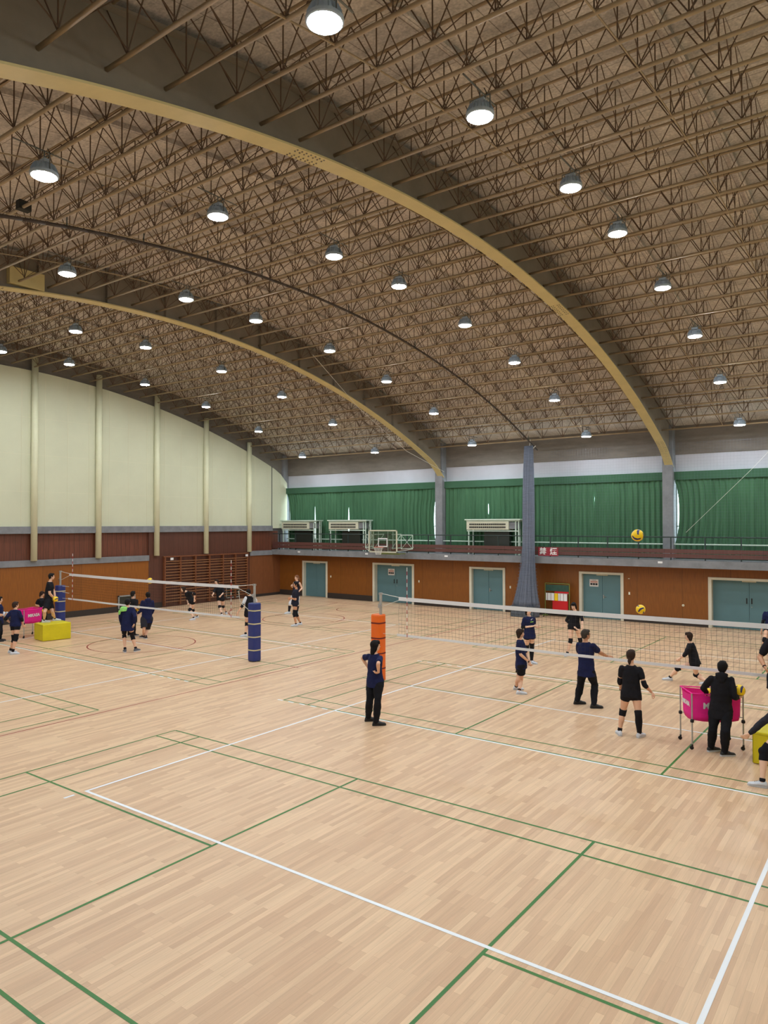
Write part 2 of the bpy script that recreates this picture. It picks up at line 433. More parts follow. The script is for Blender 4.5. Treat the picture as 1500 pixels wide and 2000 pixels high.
# ---------------------------------------------------------------- lower long wall (far side) with doors
ZS = 2.40   # underside of the gallery slab
doors = [(-18.27,-16.34,2.06),(-13.12,-10.42,2.10),(-7.14,-5.19,2.08),(-1.55,0.43,2.06),(3.82,6.72,2.03)]
def wall_with_holes(name, m, x0, x1, y0, y1, z0, z1, holes, parent=None):
    b = MB(); x = x0
    for hx0, hx1, hz in holes:
        b.box(x, hx0, y0, y1, z0, z1); b.box(hx0, hx1, y0, y1, hz, z1); x = hx1
    b.box(x, x1, y0, y1, z0, z1)
    return b.build(name, m, parent)
wf = wall_with_holes('wall_far', MT['orange_wood_x'], XL-0.2, XR, YF, YF+0.12, 0, 2.5, doors)
struct(wf, 'orange-brown veneered wall below the far gallery', 'wall')
b = MB(); x = XL
for hx0, hx1, hz in doors: b.box(x, hx0, YF-0.015, YF, 0, 0.30); x = hx1
b.box(x, XR, YF-0.015, YF, 0, 0.30)
struct(b.build('baseboard_far', MT['baseboard']), 'dark baseboard along the far wall', 'baseboard')
dlabels = ['narrow teal double door nearest the left corner', 'wide teal double door under the basketball hoop with a paper notice',
           'teal double door with lever handle left of the gathered net', 'teal double door with a paper notice right of the scoreboard',
           'wide teal double door at the right edge with two black pulls']
for i, (x0, x1, zt) in enumerate(doors):
    d = empty('door_%d' % (i+1), ((x0+x1)/2, YF, 0), dlabels[i], 'door'); d['kind'] = 'structure'
    cxx = (x0+x1)/2; hw = (x1-x0)/2; t = 0.13; dep = 0.30 if i in (1,4) else 0.22
    f = MB().box(-hw, -hw+t, -0.03, dep, 0, zt).box(hw-t, hw, -0.03, dep, 0, zt).box(-hw+t, hw-t, -0.03, dep, zt-0.1, zt)
    f.build('door_frame', MT['frame'], d, bevel=0.006)
    for s in (-1, 1):
        a, c = (-hw+t, -0.004) if s < 0 else (0.004, hw-t)
        lf = MB().box(a, c, dep-0.06, dep-0.015, 0.01, zt-0.1).build('door_leaf', MT['teal'], d, bevel=0.004)
        if i in (1, 4):
            MB().box(s*0.09-0.022, s*0.09+0.022, dep-0.075, dep-0.06, 1.02, 1.24).build('pull_handle', MT['black_rubber'], lf)
        elif s > 0 and i != 0:
            MB().box(0.04, 0.08, dep-0.075, dep-0.06, 0.9, 1.06).bar((0.06,dep-0.09,0.98),(0.19,dep-0.09,0.98),0.012,8).bar((0.06,dep-0.06,0.98),(0.06,dep-0.1,0.98),0.012,8).build('lever_handle', MT['chrome'], lf)
        if i in (1, 4) and s > 0:
            MB().sphere((0.09, dep-0.07, 0.9), 0.022).build('lock_cylinder', MT['chrome'], lf)
    MB().box(-0.25, 0.25, dep-0.09, dep-0.06, zt-0.16, zt-0.12).build('door_closer', MT['offwhite'], d)
# back of the recesses
struct(MB().box(XL, XR, YF+0.32, YF+0.4, 0, 2.4).build('wall_behind_doors', MT['maroon_wood']), 'dark wall behind the door recesses', 'wall')
def notice(x, y, z, w_, h, label):
    n = MB().box(-w_/2, w_/2, -0.004, 0, -h/2, h/2).build('paper_notice', MT['paper'], loc=(x, y, z))
    tag(n, label, 'notice')
    MB().box(-w_*.4, w_*.4, -0.006, -0.004, h*.02, h*.28).build('printed_text', MT['pinkink'], n)
    for k in range(3): MB().box(-w_*.41+k*w_*.28, -w_*.41+k*w_*.28+w_*.24, -0.006, -0.004, -h*.3, -h*.03).build('printed_picture', MT['ink'], n)
    MB().box(-w_*.2, w_*.25, -0.006, -0.004, h*.36, h*.40).build('printed_heading', MT['ink'], n)
notice(-12.05, YF+0.235, 1.62, 0.42, 0.34, 'small white paper notice on the teal door below the hoop')
notice(-0.93, YF+0.155, 1.56, 0.40, 0.32, 'small white paper notice on the teal door right of the scoreboard')
for k, (x, z, lb) in enumerate([(-16.1,1.22,'small white switch plate right of the corner door'),(-10.12,1.22,'small white switch plate right of the door under the hoop'),
                         (-4.93,1.18,'small white switch plate left of the gathered net'),(0.67,1.20,'small white switch plate right of the door with the notice')]):
    s = MB().box(-0.035, 0.035, -0.012, 0, -0.06, 0.06).build('switch_plate', MT['offwhite'], loc=(x, YF, z), bevel=0.004)
    tag(s, lb, 'switch', 'switch plates on the far wall')
    MB().box(-0.014, 0.014, -0.018, -0.012, -0.03, 0.03).build('rocker', MT['white_paint'], s)
tag(MB().lathe([(0.05,0),(0.05,0.02),(0.02,0.03)], n=16).build('round_cover', MT['offwhite'], loc=(2.86, YF, 0.83)), 'small round cream cap on the wall left of the last door', 'round cover').rotation_euler = (PI/2,0,0)
tag(MB().box(-0.03,0.03,-0.03,0,-0.015,0.015).build('door_hook', MT['offwhite'], loc=(0.66, YF, 1.83)), 'tiny white hook high beside the door with the notice', 'hook')

# ---------------------------------------------------------------- gallery
YG = 24.0
g = MB().box(XL, XR, YG, YF+1.2, ZS, 2.70).build('gallery_slab', MT['concrete'])
struct(g, 'grey concrete gallery slab along the far wall', 'gallery')
for i, (x, lb) in enumerate([(-17.9,'small white plate on the slab edge above the corner door'),(-13.0,'small white plate on the slab edge left of the hoop'),
                (-8.05,'small white plate on the slab edge right of the hoop'),(2.15,'small white plate on the slab edge below the right concrete column')]):
    tag(MB().box(-0.09,0.09,-0.01,0,-0.04,0.04).build('number_plate', MT['white_paint'], loc=(x, YG, 2.60)), lb, 'plate', 'small plates on the slab edge')
rl = empty('gallery_railing', (XL, YG+0.1, 2.70), 'dark green steel railing with brown boards along the far gallery', 'railing')
MB().bar((0,0,0.93),(XR-XL,0,0.93),0.025,8).build('top_rail', MT['rail'], rl)
x = XL+0.55
while x < XR:
    MB().box(x-XL-0.022, x-XL+0.022, -0.02, 0.02, 0, 0.93).build('railing_post', MT['rail'], rl); x += 1.30
for z0 in (0.10, 0.285):
    MB().box(0.02, XR-XL, -0.055, -0.025, z0, z0+0.165).build('fascia_board', MT['fascia'], rl)
# no-smoking sign
sg = MB().box(-0.475, 0.475, -0.02, 0, -0.19, 0.19).build('no_smoking_sign', MT['sign_red'], loc=(-2.72, YG+0.04, 2.93))
tag(sg, 'red sign reading 禁煙 fixed to the gallery boards', 'sign')
for xx, ch in ((-0.25,'禁'),(0.25,'煙')):
    text_mesh(ch, 0.34, 'sign_letter', MT['white_paint'], sg, 0.003, Matrix.Translation((xx, -0.023, 0)) @ M_FACE_NY, bold=0.007)

# ---------------------------------------------------------------- upper far wall: columns, tie beam, plaster band, windows, curtains
YW = 25.45                    # window plane
cols = [(-20.33, 'left corner'), (-9.1, 'middle'), (2.2, 'right'), (13.2, 'hidden')]
for i, (xc, lb) in enumerate(cols):
    c = MB().box(xc-0.215, xc+0.215, 25.0, YW+0.35, 2.70, 8.35).build('concrete_column', MT['concrete'], bevel=0.012)
    tag(c, 'grey concrete column behind the far gallery, at the %s' % ['left corner of the hall','middle arch foot','right arch foot','right end out of the picture'][i], 'column', kind='structure')
b = MB().box(XL-0.3, XR, YW-0.05, YW+0.25, 7.10, 8.6)
struct(b.build('tie_beam_far', MT['tie_beam']), 'brown-grey concrete beam above the far windows', 'beam')
b = MB().box(XL-0.3, XR, YW, YW+0.25, 6.35, 7.10)
struct(b.build('wall_far_upper', MT['plaster']), 'white plaster band above the green curtains', 'wall')
b = MB().box(XL-0.3, XR, YW, YW+0.25, 2.7, 2.95)
struct(b.build('wall_far_sill', MT['concrete']), 'low concrete sill under the far windows', 'wall')
bays = [(-20.1,-9.32),(-8.88,1.98),(2.42,12.98)]
for i, (x0, x1) in enumerate(bays):
    wn = empty('window_%d' % (i+1), ((x0+x1)/2, YW+0.1, 2.95), 'long steel window behind the green curtains of the %s bay' % ['left','middle','right'][i], 'window'); wn['kind'] = 'structure'
    h = (x1-x0)/2
    MB().box(-h, h, 0.0, 0.01, 0, 3.4).build('pane', MT['glass'], wn)
    fb = MB(); n = 6
    for k in range(n+1):
        xx = -h+2*h*k/n; fb.box(xx-0.03, xx+0.03, -0.03, 0.04, 0, 3.4)
    for z in (0, 1.1, 3.36): fb.box(-h, h, -0.03, 0.04, z, z+0.04)
    fb.build('window_frame', MT['grey_frame'], wn)
# curtains: gaps let the daylight through
def gapf(g, z):
    if not g: return 0.0
    w_, za, zc = g
    if z <= za or z >= zc: return 0.0
    return w_*math.sin(PI*(z-za)/(zc-za))**0.6
def curtain(x0, x1, y, zb, zt, label, l_open=None, r_open=None, seed=0):
    rnd = random.Random(seed)
    n = int((x1-x0)/0.022); rows = 22
    ph = [rnd.uniform(0, 6.28) for _ in range(5)]
    verts = []; faces = []
    dist = lambda t: 0.045*math.sin(t*29+ph[0]+0.9*math.sin(t*3.1+ph[1]))+0.022*math.sin(t*53+ph[2])+0.03*math.sin(t*4.7+ph[3])
    for j in range(rows+1):
        v = j/rows; z = zb+(zt-zb)*v
        for i in range(n+1):
            u = i/n
            e0 = gapf(l_open, z); e1 = gapf(r_open, z)
            xx = x0+e0+(x1-x0-e0-e1)*u
            t = x0+(x1-x0)*u
            xx += 0.03*math.sin(v*3+t*2.1+ph[4])*min(u, 1-u)
            verts.append((xx, y+dist(t)*(0.55+0.6*(1-v)), z))
    for j in range(rows):
        for i in range(n):
            a = j*(n+1)+i; faces.append((a, a+1, a+n+2, a+n+1))
    me = bpy.data.meshes.new('curtain'); me.from_pydata(verts, [], faces); me.materials.append(MT['curtain'])
    me.polygons.foreach_set('use_smooth', [True]*len(me.polygons))
    o = bpy.data.objects.new('curtain', me); COL.objects.link(o)
    tag(o, label, 'curtain', 'green window curtains')
YK = YW-0.14
segs = [(-20.12,-17.78,(.30,3.0,6.0),(.04,3.1,5.9),'green pleated curtain nearest the left corner of the hall'),(-17.84,-15.25,(.06,3.0,5.4),(.05,3.0,5.2),'green pleated curtain behind the second air conditioner'),
        (-15.29,-9.48,(.05,3.0,5.2),(.12,3.2,5.5),'broad green curtain left of the middle concrete column'),
        (-8.90,-6.36,None,(.035,4.6,5.3),'green curtain just right of the middle concrete column'),(-6.42,-2.86,(.03,4.6,5.2),None,'green curtain behind the third air conditioner'),
        (-2.93,-1.02,None,(.04,4.9,5.7),'green curtain above the red sign'),(-1.08,1.98,(.04,4.9,5.7),(.03,5.7,6.1),'green curtain just left of the right concrete column'),
        (2.42,5.2,(.17,3.4,5.95),None,'green curtain just right of the right concrete column'),(5.15,12.9,None,None,'green curtain at the far right of the gallery')]
for k, (x0, x1, lo, ro, lb) in enumerate(segs):
    curtain(x0, x1, YK, 2.74, 6.10, lb, lo, ro, k)
for i, (x0, x1) in enumerate(bays):
    p = MB().box(x0, x1, YK-0.10, YK-0.07, 6.02, 6.36).build('curtain_pelmet', MT['pelmet'])
    tag(p, 'flat green pelmet over the curtains of the %s bay' % ['left','middle','right'][i], 'pelmet', 'green pelmets')
tag(MB().bar((-19.9,YK-0.22,3.32),(12.9,YK-0.22,3.32),0.03,8).build('wall_pipe', MT['acpipe']), 'pale horizontal pipe running low in front of the curtains', 'pipe')

# air conditioners on frames
def aircon(x, w_, label, first=None):
    root = empty('air_conditioner', (x, 24.56, 2.70), label, 'air conditioner', 'air conditioners on the far gallery')
    MB().box(-0.08, w_+0.62, -0.05, 0.56, 1.66, 1.72).build('top_plate', MT['acpipe'], root, bevel=0.006)
    cs = MB().box(0, w_, 0, 0.45, 1.2, 1.60)
    cs.build('casing', MT['offwhite'], root, bevel=0.01)
    MB().box(w_, w_+0.42, 0.06, 0.4, 1.24, 1.56).build('side_box', MT['concrete'], root, bevel=0.01)
    for z in (1.28, 1.42):
        gr = MB().box(0.16, w_-0.16, -0.012, -0.002, z, z+0.085).build('grille', MT['acdark'], root)
        fb = MB(); k = 0.16
        while k < w_-0.15: fb.box(k-0.006, k+0.006, -0.016, -0.011, z, z+0.085); k += 0.105
        fb.build('louvre', MT['offwhite'], gr)
    for xx in (0.1, w_+0.35, w_+0.5):
        for yy in (0.05, 0.5):
            MB().box(xx-0.025, xx+0.025, yy-0.025, yy+0.025, 0, 1.66).build('stand_leg', MT['acpipe'], root)
    MB().box(-0.02, w_+0.55, 0.02, 0.06, 1.60, 1.66).box(-0.02, w_+0.55, 0.5, 0.54, 1.60, 1.66).box(0, w_+0.5, 0.03, 0.07, 1.12, 1.17).build('stand_beam', MT['acpipe'], root)
    MB().tube([(w_+0.75,0.1,1.66),(w_+0.75,0.1,1.45),(w_+0.7,0.1,1.4),(w_+0.75,0.1,1.35),(w_+0.75,0.1,0)], 0.02, 8).build('drain_pipe', MT['acpipe'], root)
    MB().box(w_*0.35, w_*0.95, 0.3, 0.55, 0.25, 1.1).build('lower_cover', MT['darkpane'], root, bevel=0.02)
aircon(-19.83, 2.18, 'cream air conditioner on a frame in the left corner of the gallery')
aircon(-16.14, 2.11, 'cream air conditioner on a frame just left of the basketball hoop')
aircon(-7.22, 2.28, 'cream air conditioner on a frame left of the gathered grey net')

# ---------------------------------------------------------------- left end wall
# upper cream wall up to the roof curve
def poly_wall(name, m, xp, th, ys, zb, zf, parent=None):
    b = MB()
    for a, c in zip(ys[:-1], ys[1:]):
        i = len(b.v)
        za, zc = zf(a), zf(c)
        b.v += [(xp,a,zb),(xp,c,zb),(xp,c,zc),(xp,a,za),(xp-th,a,zb),(xp-th,c,zb),(xp-th,c,zc),(xp-th,a,za)]
        for f in ((0,1,2,3),(7,6,5,4),(3,2,6,7),(4,5,1,0)): b.f.append(tuple(i+k for k in f)); b.mi.append(0)
    return b.build(name, m, parent)
def z_gab(y):
    d = abs(y-YC); z = 10.86-d*d/77
    if d > 16.2: z -= 0.35*(d-16.2)**2
    return z
ys = [YN-0.0+ (25.3-YN)*i/64 for i in range(65)]
wl = poly_wall('wall_left', MT['cream_panel'], XL, 0.15, ys, 3.95, z_gab)
struct(wl, 'tall cream board gable wall with an arched top', 'wall')
sm = MB()
for y in [8.1+1.04*k for k in range(-13, 17)]:
    sm.box(XL, XL+0.006, y-0.008, y+0.008, 4.1, z_gab(y)-0.02)
for z in (5.6, 7.2, 8.8): sm.box(XL, XL+0.006, YN+1, 23.6 if z < 7 else (21.5 if z < 8 else 18.5), z-0.006, z+0.006)
sm.build('panel_joint', mat('joint_filler', (216,214,186), 0.8), wl)
MB().bar((XL+0.02,24.0,4.1),(XL+0.02,24.0,7.6),0.02,6).build('conduit', MT['rail'], wl)
struct(poly_wall('wall_left_gable', MT['tie_beam'], XL-0.16, 0.1, ys, 3.95, lambda y: z_dk(y)+0.2), 'dark roof gable behind the cream wall top', 'wall')
struct(MB().box(XL-0.16, XL+0.10, YN, 24.0, 3.79, 4.10).build('trim_1', MT['concrete'], bevel=0.01), 'grey concrete ledge along the foot of the cream wall', 'ledge')
struct(MB().box(XL-0.2, XL-0.08, YN, 24.6, 2.5, 3.8).build('wall_left_middle', MT['red_wood_y']), 'dark red-brown boarding between the two ledges', 'wall')
struct(MB().box(XL-0.16, XL+0.06, YN, 15.5, 2.38, 2.65).build('trim_2', MT['concrete'], bevel=0.01), 'grey concrete lintel above the orange end wall', 'ledge')
struct(MB().box(XL-0.16, XL+0.06, 22.25, 24.02, 2.38, 2.65).build('trim_3', MT['concrete'], bevel=0.01), 'short grey lintel right of the wall bars', 'ledge')
struct(MB().box(XL-0.2, XL, YN, 15.5, 0.0, 2.4).build('wall_left_lower', MT['orange_wood_y']), 'orange-brown veneered lower end wall', 'wall')
struct(MB().box(XL-0.2, XL+0.0, 15.5, 22.25, 0.0, 3.8).build('wall_left_bars', MT['maroon_wood']), 'maroon boarded wall behind the wall bars', 'wall')
struct(MB().box(XL-0.2, XL+0.0, 22.25, 24.72, 0.0, 2.4).build('wall_left_corner', MT['brown_wood_y']), 'brown panelled wall between the wall bars and the corner', 'wall')
struct(MB().box(XL, XL+0.015, YN, 16.3, 0, 0.28).box(XL, XL+0.015, 22.05, 24.7, 0, 0.15).build('baseboard_left', MT['baseboard']), 'dark baseboard along the end wall', 'baseboard')
cnames = ['nearest the camera','second from the camera','above the left end of the wall bars','above the middle of the wall bars','right of the wall bars, nearest the corner']
for i, y in enumerate([9.66, 12.7, 15.9, 19.02, 22.13]):
    zt = z_gab(y)+0.55
    c = MB().lathe([(0.135,0),(0.135,zt-2.62)], n=20).build('round_column', MT['cream_paint'], loc=(XL+0.10, y, 2.62), smooth=True)
    c['kind'] = 'structure'; tag(c, 'cream round column on the end wall, '+cnames[i], 'column', 'cream columns on the end wall')
for y in (6.54, 3.4, 0.3, -2.8):
    zt = z_gab(y)+0.55
    c = MB().lathe([(0.135,0),(0.135,zt-2.62)], n=20).build('round_column', MT['cream_paint'], loc=(XL+0.10, y, 2.62), smooth=True)
    c['kind'] = 'structure'; tag(c, 'cream round column on the end wall beyond the left edge of the picture', 'column', 'cream columns beyond the picture edge')
# low vent windows
for y0, y1, lb, i in ((13.78,14.72,'low framed vent window behind the two standing players',6),(20.45,21.45,'low framed vent window behind the wall bars',7)):
    v = empty('window_%d' % i, (XL+0.0, (y0+y1)/2, 0.1), lb, 'window'); v['kind'] = 'structure'; h = (y1-y0)/2
    xo = 0.0
    MB().box(xo, xo+0.03, -h, h, 0.06, 0.62).build('pane', MT['darkpane'], v)
    MB().box(xo, xo+0.07, -h, -h+.06, 0, 0.68).box(xo, xo+0.07, h-.06, h, 0, 0.68).box(xo, xo+0.07, -h, h, 0, 0.06).box(xo, xo+0.07, -h, h, 0.62, 0.68).build('window_frame', MT['grey_frame'], v, bevel=0.005)
struct(MB().box(XL-0.5, XL-0.2, 24.0, 26.2, 2.3, 8.7).build('wall_left_return', MT['concrete']), 'concrete return wall in the corner behind the gallery', 'wall')
# wall bars
wb = empty('wall_bars', (XL+0.02, 16.3, 0), 'wooden gymnastic wall bars with six ladder sections on the end wall', 'wall bars')
up = [0.06, 1.02, 1.98, 2.92, 3.86, 4.76, 5.64]
for k, y in enumerate(up):
    MB().box(0, 0.16, y-0.035, y+0.035, 0.08, 2.58).build('upright', MT['bar_wood'], wb, bevel=0.006)
for k in range(6):
    for j in range(15):
        z = 0.26+j*0.148
        if j == 14: z = 2.30
        MB().bar((0.13, up[k]+0.035, z), (0.13, up[k+1]-0.035, z), 0.02, 8).build('rung', MT['rung_wood'], wb)
MB().box(0.09, 0.17, up[0]-0.1, up[-1]+0.06, 2.52, 2.58).build('top_beam', MT['bar_wood'], wb, bevel=0.006)
for y in (16.75, 21.85):
    tag(MB().box(0, 0.012, -0.09, 0.09, -0.06, 0.06).build('number_plate', MT['white_paint'], loc=(XL+0.19, y, 2.43)),
        'small white plate at the top %s corner of the wall bars' % ('left' if y < 18 else 'right'), 'plate')

# ---------------------------------------------------------------- near and right walls (behind the camera)
struct(MB().box(XL, XR+0.3, YN-1.25, YN-1.1, 0, 8.6).build('wall_near', MT['plaster']), 'plain wall behind the camera', 'wall')
struct(MB().box(XL, XR+0.3, YN-1.15, YN-1.1+0.02, 2.9, 6.3).build('trim_4', MT['curtain']), 'green curtains on the wall behind the camera', 'curtain wall')
struct(poly_wall('wall_right', MT['cream_panel'], XR+0.15, 0.15, ys, 0.0, lambda y: z_dk(y)+0.2), 'cream end wall beyond the right edge of the picture', 'wall')
struct(MB().box(XR-0.02, XR+0.0, YN, YF, 0, 2.4).build('wall_right_lower', MT['orange_wood_y']), 'orange-brown lower end wall beyond the right edge', 'wall')

# ---------------------------------------------------------------- roof deck
b = MB(); ny = 72; y0, y1 = YN-1.3, YW+0.6
prev = None
for i in range(ny+1):
    y = y0+(y1-y0)*i/ny; z = z_dk(y)
    ring = [(XL-0.4, y, z), (XR+0.4, y, z), (XR+0.4, y, z+0.12), (XL-0.4, y, z+0.12)]
    if prev: 
        k = len(b.v); b.v += prev+ring
        for q in range(4):
            q2 = (q+1) % 4; b.f.append((k+q2, k+q, k+4+q, k+4+q2)); b.mi.append(0)
    prev = ring
struct(b.build('ceiling', MT['deck']), 'barrel roof of brown-grey wood-wool boards', 'ceiling')

# ---------------------------------------------------------------- great arches
def arch(xa, label):
    r = empty('roof_arch', (xa, YC, 0), label, 'arch', 'yellow steel roof arches')
    n = 100; ys = [YC-17.0+34.0*i/n for i in range(n+1)]
    def strip(name, m, hw, f0, f1):
        b = MB(); rings = []
        for y in ys:
            a, c = f0(y), f1(y)
            rings.append([(-hw, y-YC, a), (hw, y-YC, a), (hw, y-YC, c), (-hw, y-YC, c)])
        b.loft([[Vector(p) for p in q] for q in rings]); return b.build(name, m, r)
    strip('bottom_flange', MT['flange'], 0.17, z_fl, lambda y: z_fl(y)+0.035)
    strip('web_plate', MT['web'], 0.02, lambda y: z_fl(y)+0.03, lambda y: max(z_top(y)-0.04, z_fl(y)+0.1))
    strip('top_flange', MT['web'], 0.15, lambda y: z_top(y)-0.04, z_top)
    for yy in (2.6-YC, 13.5-YC, 24.0-YC):   # bolted splices
        bb = MB()
        for i in range(-3, 4):
            for j in range(-2, 3):
                if j == 0: continue
                y = YC+yy+i*0.11; bb.lathe([(0.016,0),(0.016,0.014)], (j*0.06, y-YC, z_fl(y)-0.014), 6)
        bb.build('splice_bolts', MT['web'], r)
    for k in (range(-7, 8) if xa < 0 else ()):
        y = YC+k*2.1
        if z_top(y)-z_fl(y) > 0.3:
            MB().box(0.02, 0.13, k*2.1-0.006, k*2.1+0.006, z_fl(y)+0.03, z_top(y)-0.05).build('stiffener', MT['web'], r)
    return r
arch(ARX[0], 'pale yellow steel arch crossing the picture from the upper left to the right column')
arch(ARX[1], 'pale yellow steel arch farther back, ending at the middle concrete column')

# ---------------------------------------------------------------- purlin trusses
BAYS = [(ARX[0], XR, 'right of the large arch'), (ARX[1], ARX[0], 'between the two arches'), (XL, ARX[1], 'beside the cream end wall')]
PN = 12
def truss_proto(length):
    r = bpy.data.objects.new('roof_truss', None); COL.objects.link(r)
    p = length/PN; H = 0.80
    MB().bar((0.02,0,0),(length-0.02,0,0),0.032,8).build('bottom_chord', MT['chord'], r, smooth=True)
    MB().bar((0.02,0,H+0.01),(length-0.02,0,H+0.01),0.026,8).build('top_chord', MT['chord'], r, smooth=True)
    dl = None; dr = None; po = None
    for k in range(PN):
        x = (k+0.5)*p
        if po is None:
            po = MB().bar((0,0,0.02),(0,0,H),0.011,5).build('web_post', MT['rod'], r, loc=(x,0,0))
            dl = MB().bar((0,0,0.02),(-p/2,0,H),0.010,5).build('web_diagonal', MT['rod'], r, loc=(x,0,0))
            dr = MB().bar((0,0,0.02),(p/2,0,H),0.010,5).build('web_diagonal', MT['rod'], r, loc=(x,0,0))
        else:
            for o in (po, dl, dr):
                c = o.copy(); COL.objects.link(c); c.location = (x,0,0)
    return r
used = {}
for bi, (x0, x1, bn) in enumerate(BAYS):
    pr = truss_proto(x1-x0); index_kids(pr)
    visible = list(reversed(TY))
    for i, y in enumerate(visible):
        lb = 'brown lattice roof truss, %s from the far windows, %s' % (ordinal(i), bn)
        if i == 0: t = pr; t.location = (x0, y, z_ch(y))
        else: t = dup(pr, (x0, y, z_ch(y)))
        tag(t, lb, 'roof truss', 'lattice roof trusses '+bn)
# cross bracing between the trusses, running over the hall
for bi, (x0, x1, bn) in enumerate(BAYS):
    p = (x1-x0)/PN; base = None; names = [ordinal(q) for q in range(12)]
    for j in range(12):
        x = x0+(j+0.5)*p
        if base is None:
            b = MB()
            for a, c in zip(TY[:-1], TY[1:]):
                b.bar((0, a, z_ch(a)+0.02), (0, c, z_top(c)), 0.009, 4)
                b.bar((0.06, c, z_ch(c)+0.02), (0.06, a, z_top(a)), 0.009, 4)
            base = b.build('roof_cross_bracing', MT['rod'], loc=(x,0,0)); o = base
        else:
            o = base.copy(); COL.objects.link(o); o.location = (x,0,0)
        tag(o, 'thin roof cross bracing %s, %s line from its left' % (bn, names[j]), 'roof bracing', 'cross bracing lines')
        if j in (2, 5, 8, 11) :
            b = MB()
            for a, c in zip(TY[:-1], TY[1:]): b.bar((0,a,z_ch(a)),(0,c,z_ch(c)),0.014,4)
            o2 = b.build('roof_tie', MT['chord'], loc=(x+0.02,0,0))
            tag(o2, 'thin tie rod %s, %s of four from the left' % (bn, ordinal(j//3)), 'roof tie', 'tie rods under the trusses')
# rafters under the deck
for bi, (x0, x1, bn) in enumerate(BAYS):
    for j in range(1, 4):
        x = x0+(x1-x0)*j/4-0.25
        b = MB()
        yy = [YN-0.9+(YW-0.1-YN+0.9)*k/40 for k in range(41)]
        b.loft([[Vector((-0.05,y,z_top(y)+0.03)),Vector((0.05,y,z_top(y)+0.03)),Vector((0.05,y,z_dk(y))),Vector((-0.05,y,z_dk(y)))] for y in yy])
        tag(b.build('roof_rafter', MT['deck'], loc=(x,0,0)), 'flat roof strip %s, %s from the left' % (bn, ordinal(j-1)), 'rafter', 'roof rafters')

# net rail under the trusses
b = MB(); yy = [-3+27.4*k/60 for k in range(61)]
b.tube([(0, y, z_ch(y)-0.22+(0 if y < 22 else -0.0)) for y in yy], 0.035, 8)
o = b.build('curtain_net_rail', mat('dark_rail_paint', (66,54,46), 0.6), loc=(-3.4,0,0), smooth=True)
tag(o, 'dark curved rail under the trusses carrying the grey dividing net', 'net rail')
b = MB()
for k in range(2, 60, 4):
    y = yy[k]; b.bar((0,y,z_ch(y)-0.2),(0,y,z_ch(y)),0.012,4)
b.build('hanger', MT['rail'], o)

# ---------------------------------------------------------------- lamps
def lamp_proto():
    r = bpy.data.objects.new('high_bay_lamp', None); COL.objects.link(r)
    MB().lathe([(0.175,-0.012),(0.19,0.0),(0.185,0.02)], n=28).build('lens', MT['lens'], r, smooth=False)
    MB().lathe([(0.20,0.0),(0.215,0.01),(0.215,0.05),(0.16,0.075),(0.15,0.16),(0.10,0.175)], n=28).build('housing', MT['lamp_body'], r)
    fb = MB()
    for k in range(20):
        t = 2*PI*k/20; c, s = math.cos(t), math.sin(t)
        fb.quad((0.10*c,0.10*s,0.17),(0.205*c,0.205*s,0.05),(0.205*c,0.205*s,0.10),(0.16*c,0.16*s,0.19),(0.10*c,0.10*s,0.20))
    fb.build('heat_sink', MT['lamp_body'], r)
    MB().box(-0.09,0.09,-0.05,0.05,0.20,0.27).build('driver_box', MT['lamp_body'], r, bevel=0.008)
    MB().tube([(-0.17,0,0.07),(-0.17,0,0.30),(0.17,0,0.30),(0.17,0,0.07)],0.01,5).bar((0,0,0.27),(0,0,0.42),0.012,6).bar((0,-0.5,0.41),(0,0.5,0.41),0.014,6).build('bracket', MT['lamp_hook'], r)
    MB().tube([(0.05,0.03,0.27),(0.09,0.05,0.36),(0.06,0.02,0.44)],0.007,5).build('cable', MT['black_rubber'], r)
    return r
LP = lamp_proto(); index_kids(LP)
LX = [5.30, -0.60, -6.10, -11.80, -16.85]
LY = [-0.42, 3.13, 6.70, 9.40, 12.95, 16.37, 19.82, 23.15]
rown = ['row nearest the camera on the right', 'row just beyond the large arch', 'row left of the net rail', 'row beyond the second arch', 'row nearest the cream end wall']
first = True
for i, x in enumerate(LX+[10.4]):
    for j, y in enumerate(LY+[-4.2]):
        z = 10.59-(y-YC)**2/83+(0.06 if i == 4 else 0)
        if j < 8: lb = 'round white high-bay lamp, %s, %s from the far windows' % ((rown+['row out of the picture'])[i], ordinal(7-j))
        else: lb = 'round white high-bay lamp above the camera side, %s' % ((rown+['row out of the picture'])[i])
        if first: o = LP; o.location = (x,y,z); first = False
        else: o = dup(LP, (x,y,z))
        tag(o, lb, 'lamp', 'high-bay lamps under the roof')
        # ceiling hook length: reaches the truss chord above

# ---------------------------------------------------------------- basketball hoop
bh = empty('basketball_hoop', (-11.3, 23.15, 2.70), 'glass basketball backboard with hoop folded out from the gallery edge', 'basketball hoop')
MB().box(-0.86, 0.86, -0.005, 0.01, 0.06, 1.15).build('glass_panel', glass_mat('backboard_glass', (0.86,0.9,0.88), 0.15), bh)
fr = MB()
for a in ((-0.9,-0.84,0.03,1.18),(0.84,0.9,0.03,1.18),(-0.9,0.9,0.03,0.09),(-0.9,0.9,1.12,1.18)): fr.box(a[0],a[1],-0.02,0.03,a[2],a[3])
fr.build('backboard_frame', MT['offwhite'], bh, bevel=0.004)
MB().box(-0.295,0.295,-0.012,-0.006,0.72,0.77).box(-0.295,0.295,-0.012,-0.006,0.32,0.37).box(-0.295,-0.245,-0.012,-0.006,0.37,0.72).box(0.245,0.295,-0.012,-0.006,0.37,0.72).build('target_square', MT['white_paint'], bh)
rim = MB(); R0 = 0.225
pts = [(R0*math.cos(2*PI*k/24), -0.38+R0*math.sin(2*PI*k/24), 0.32) for k in range(25)]
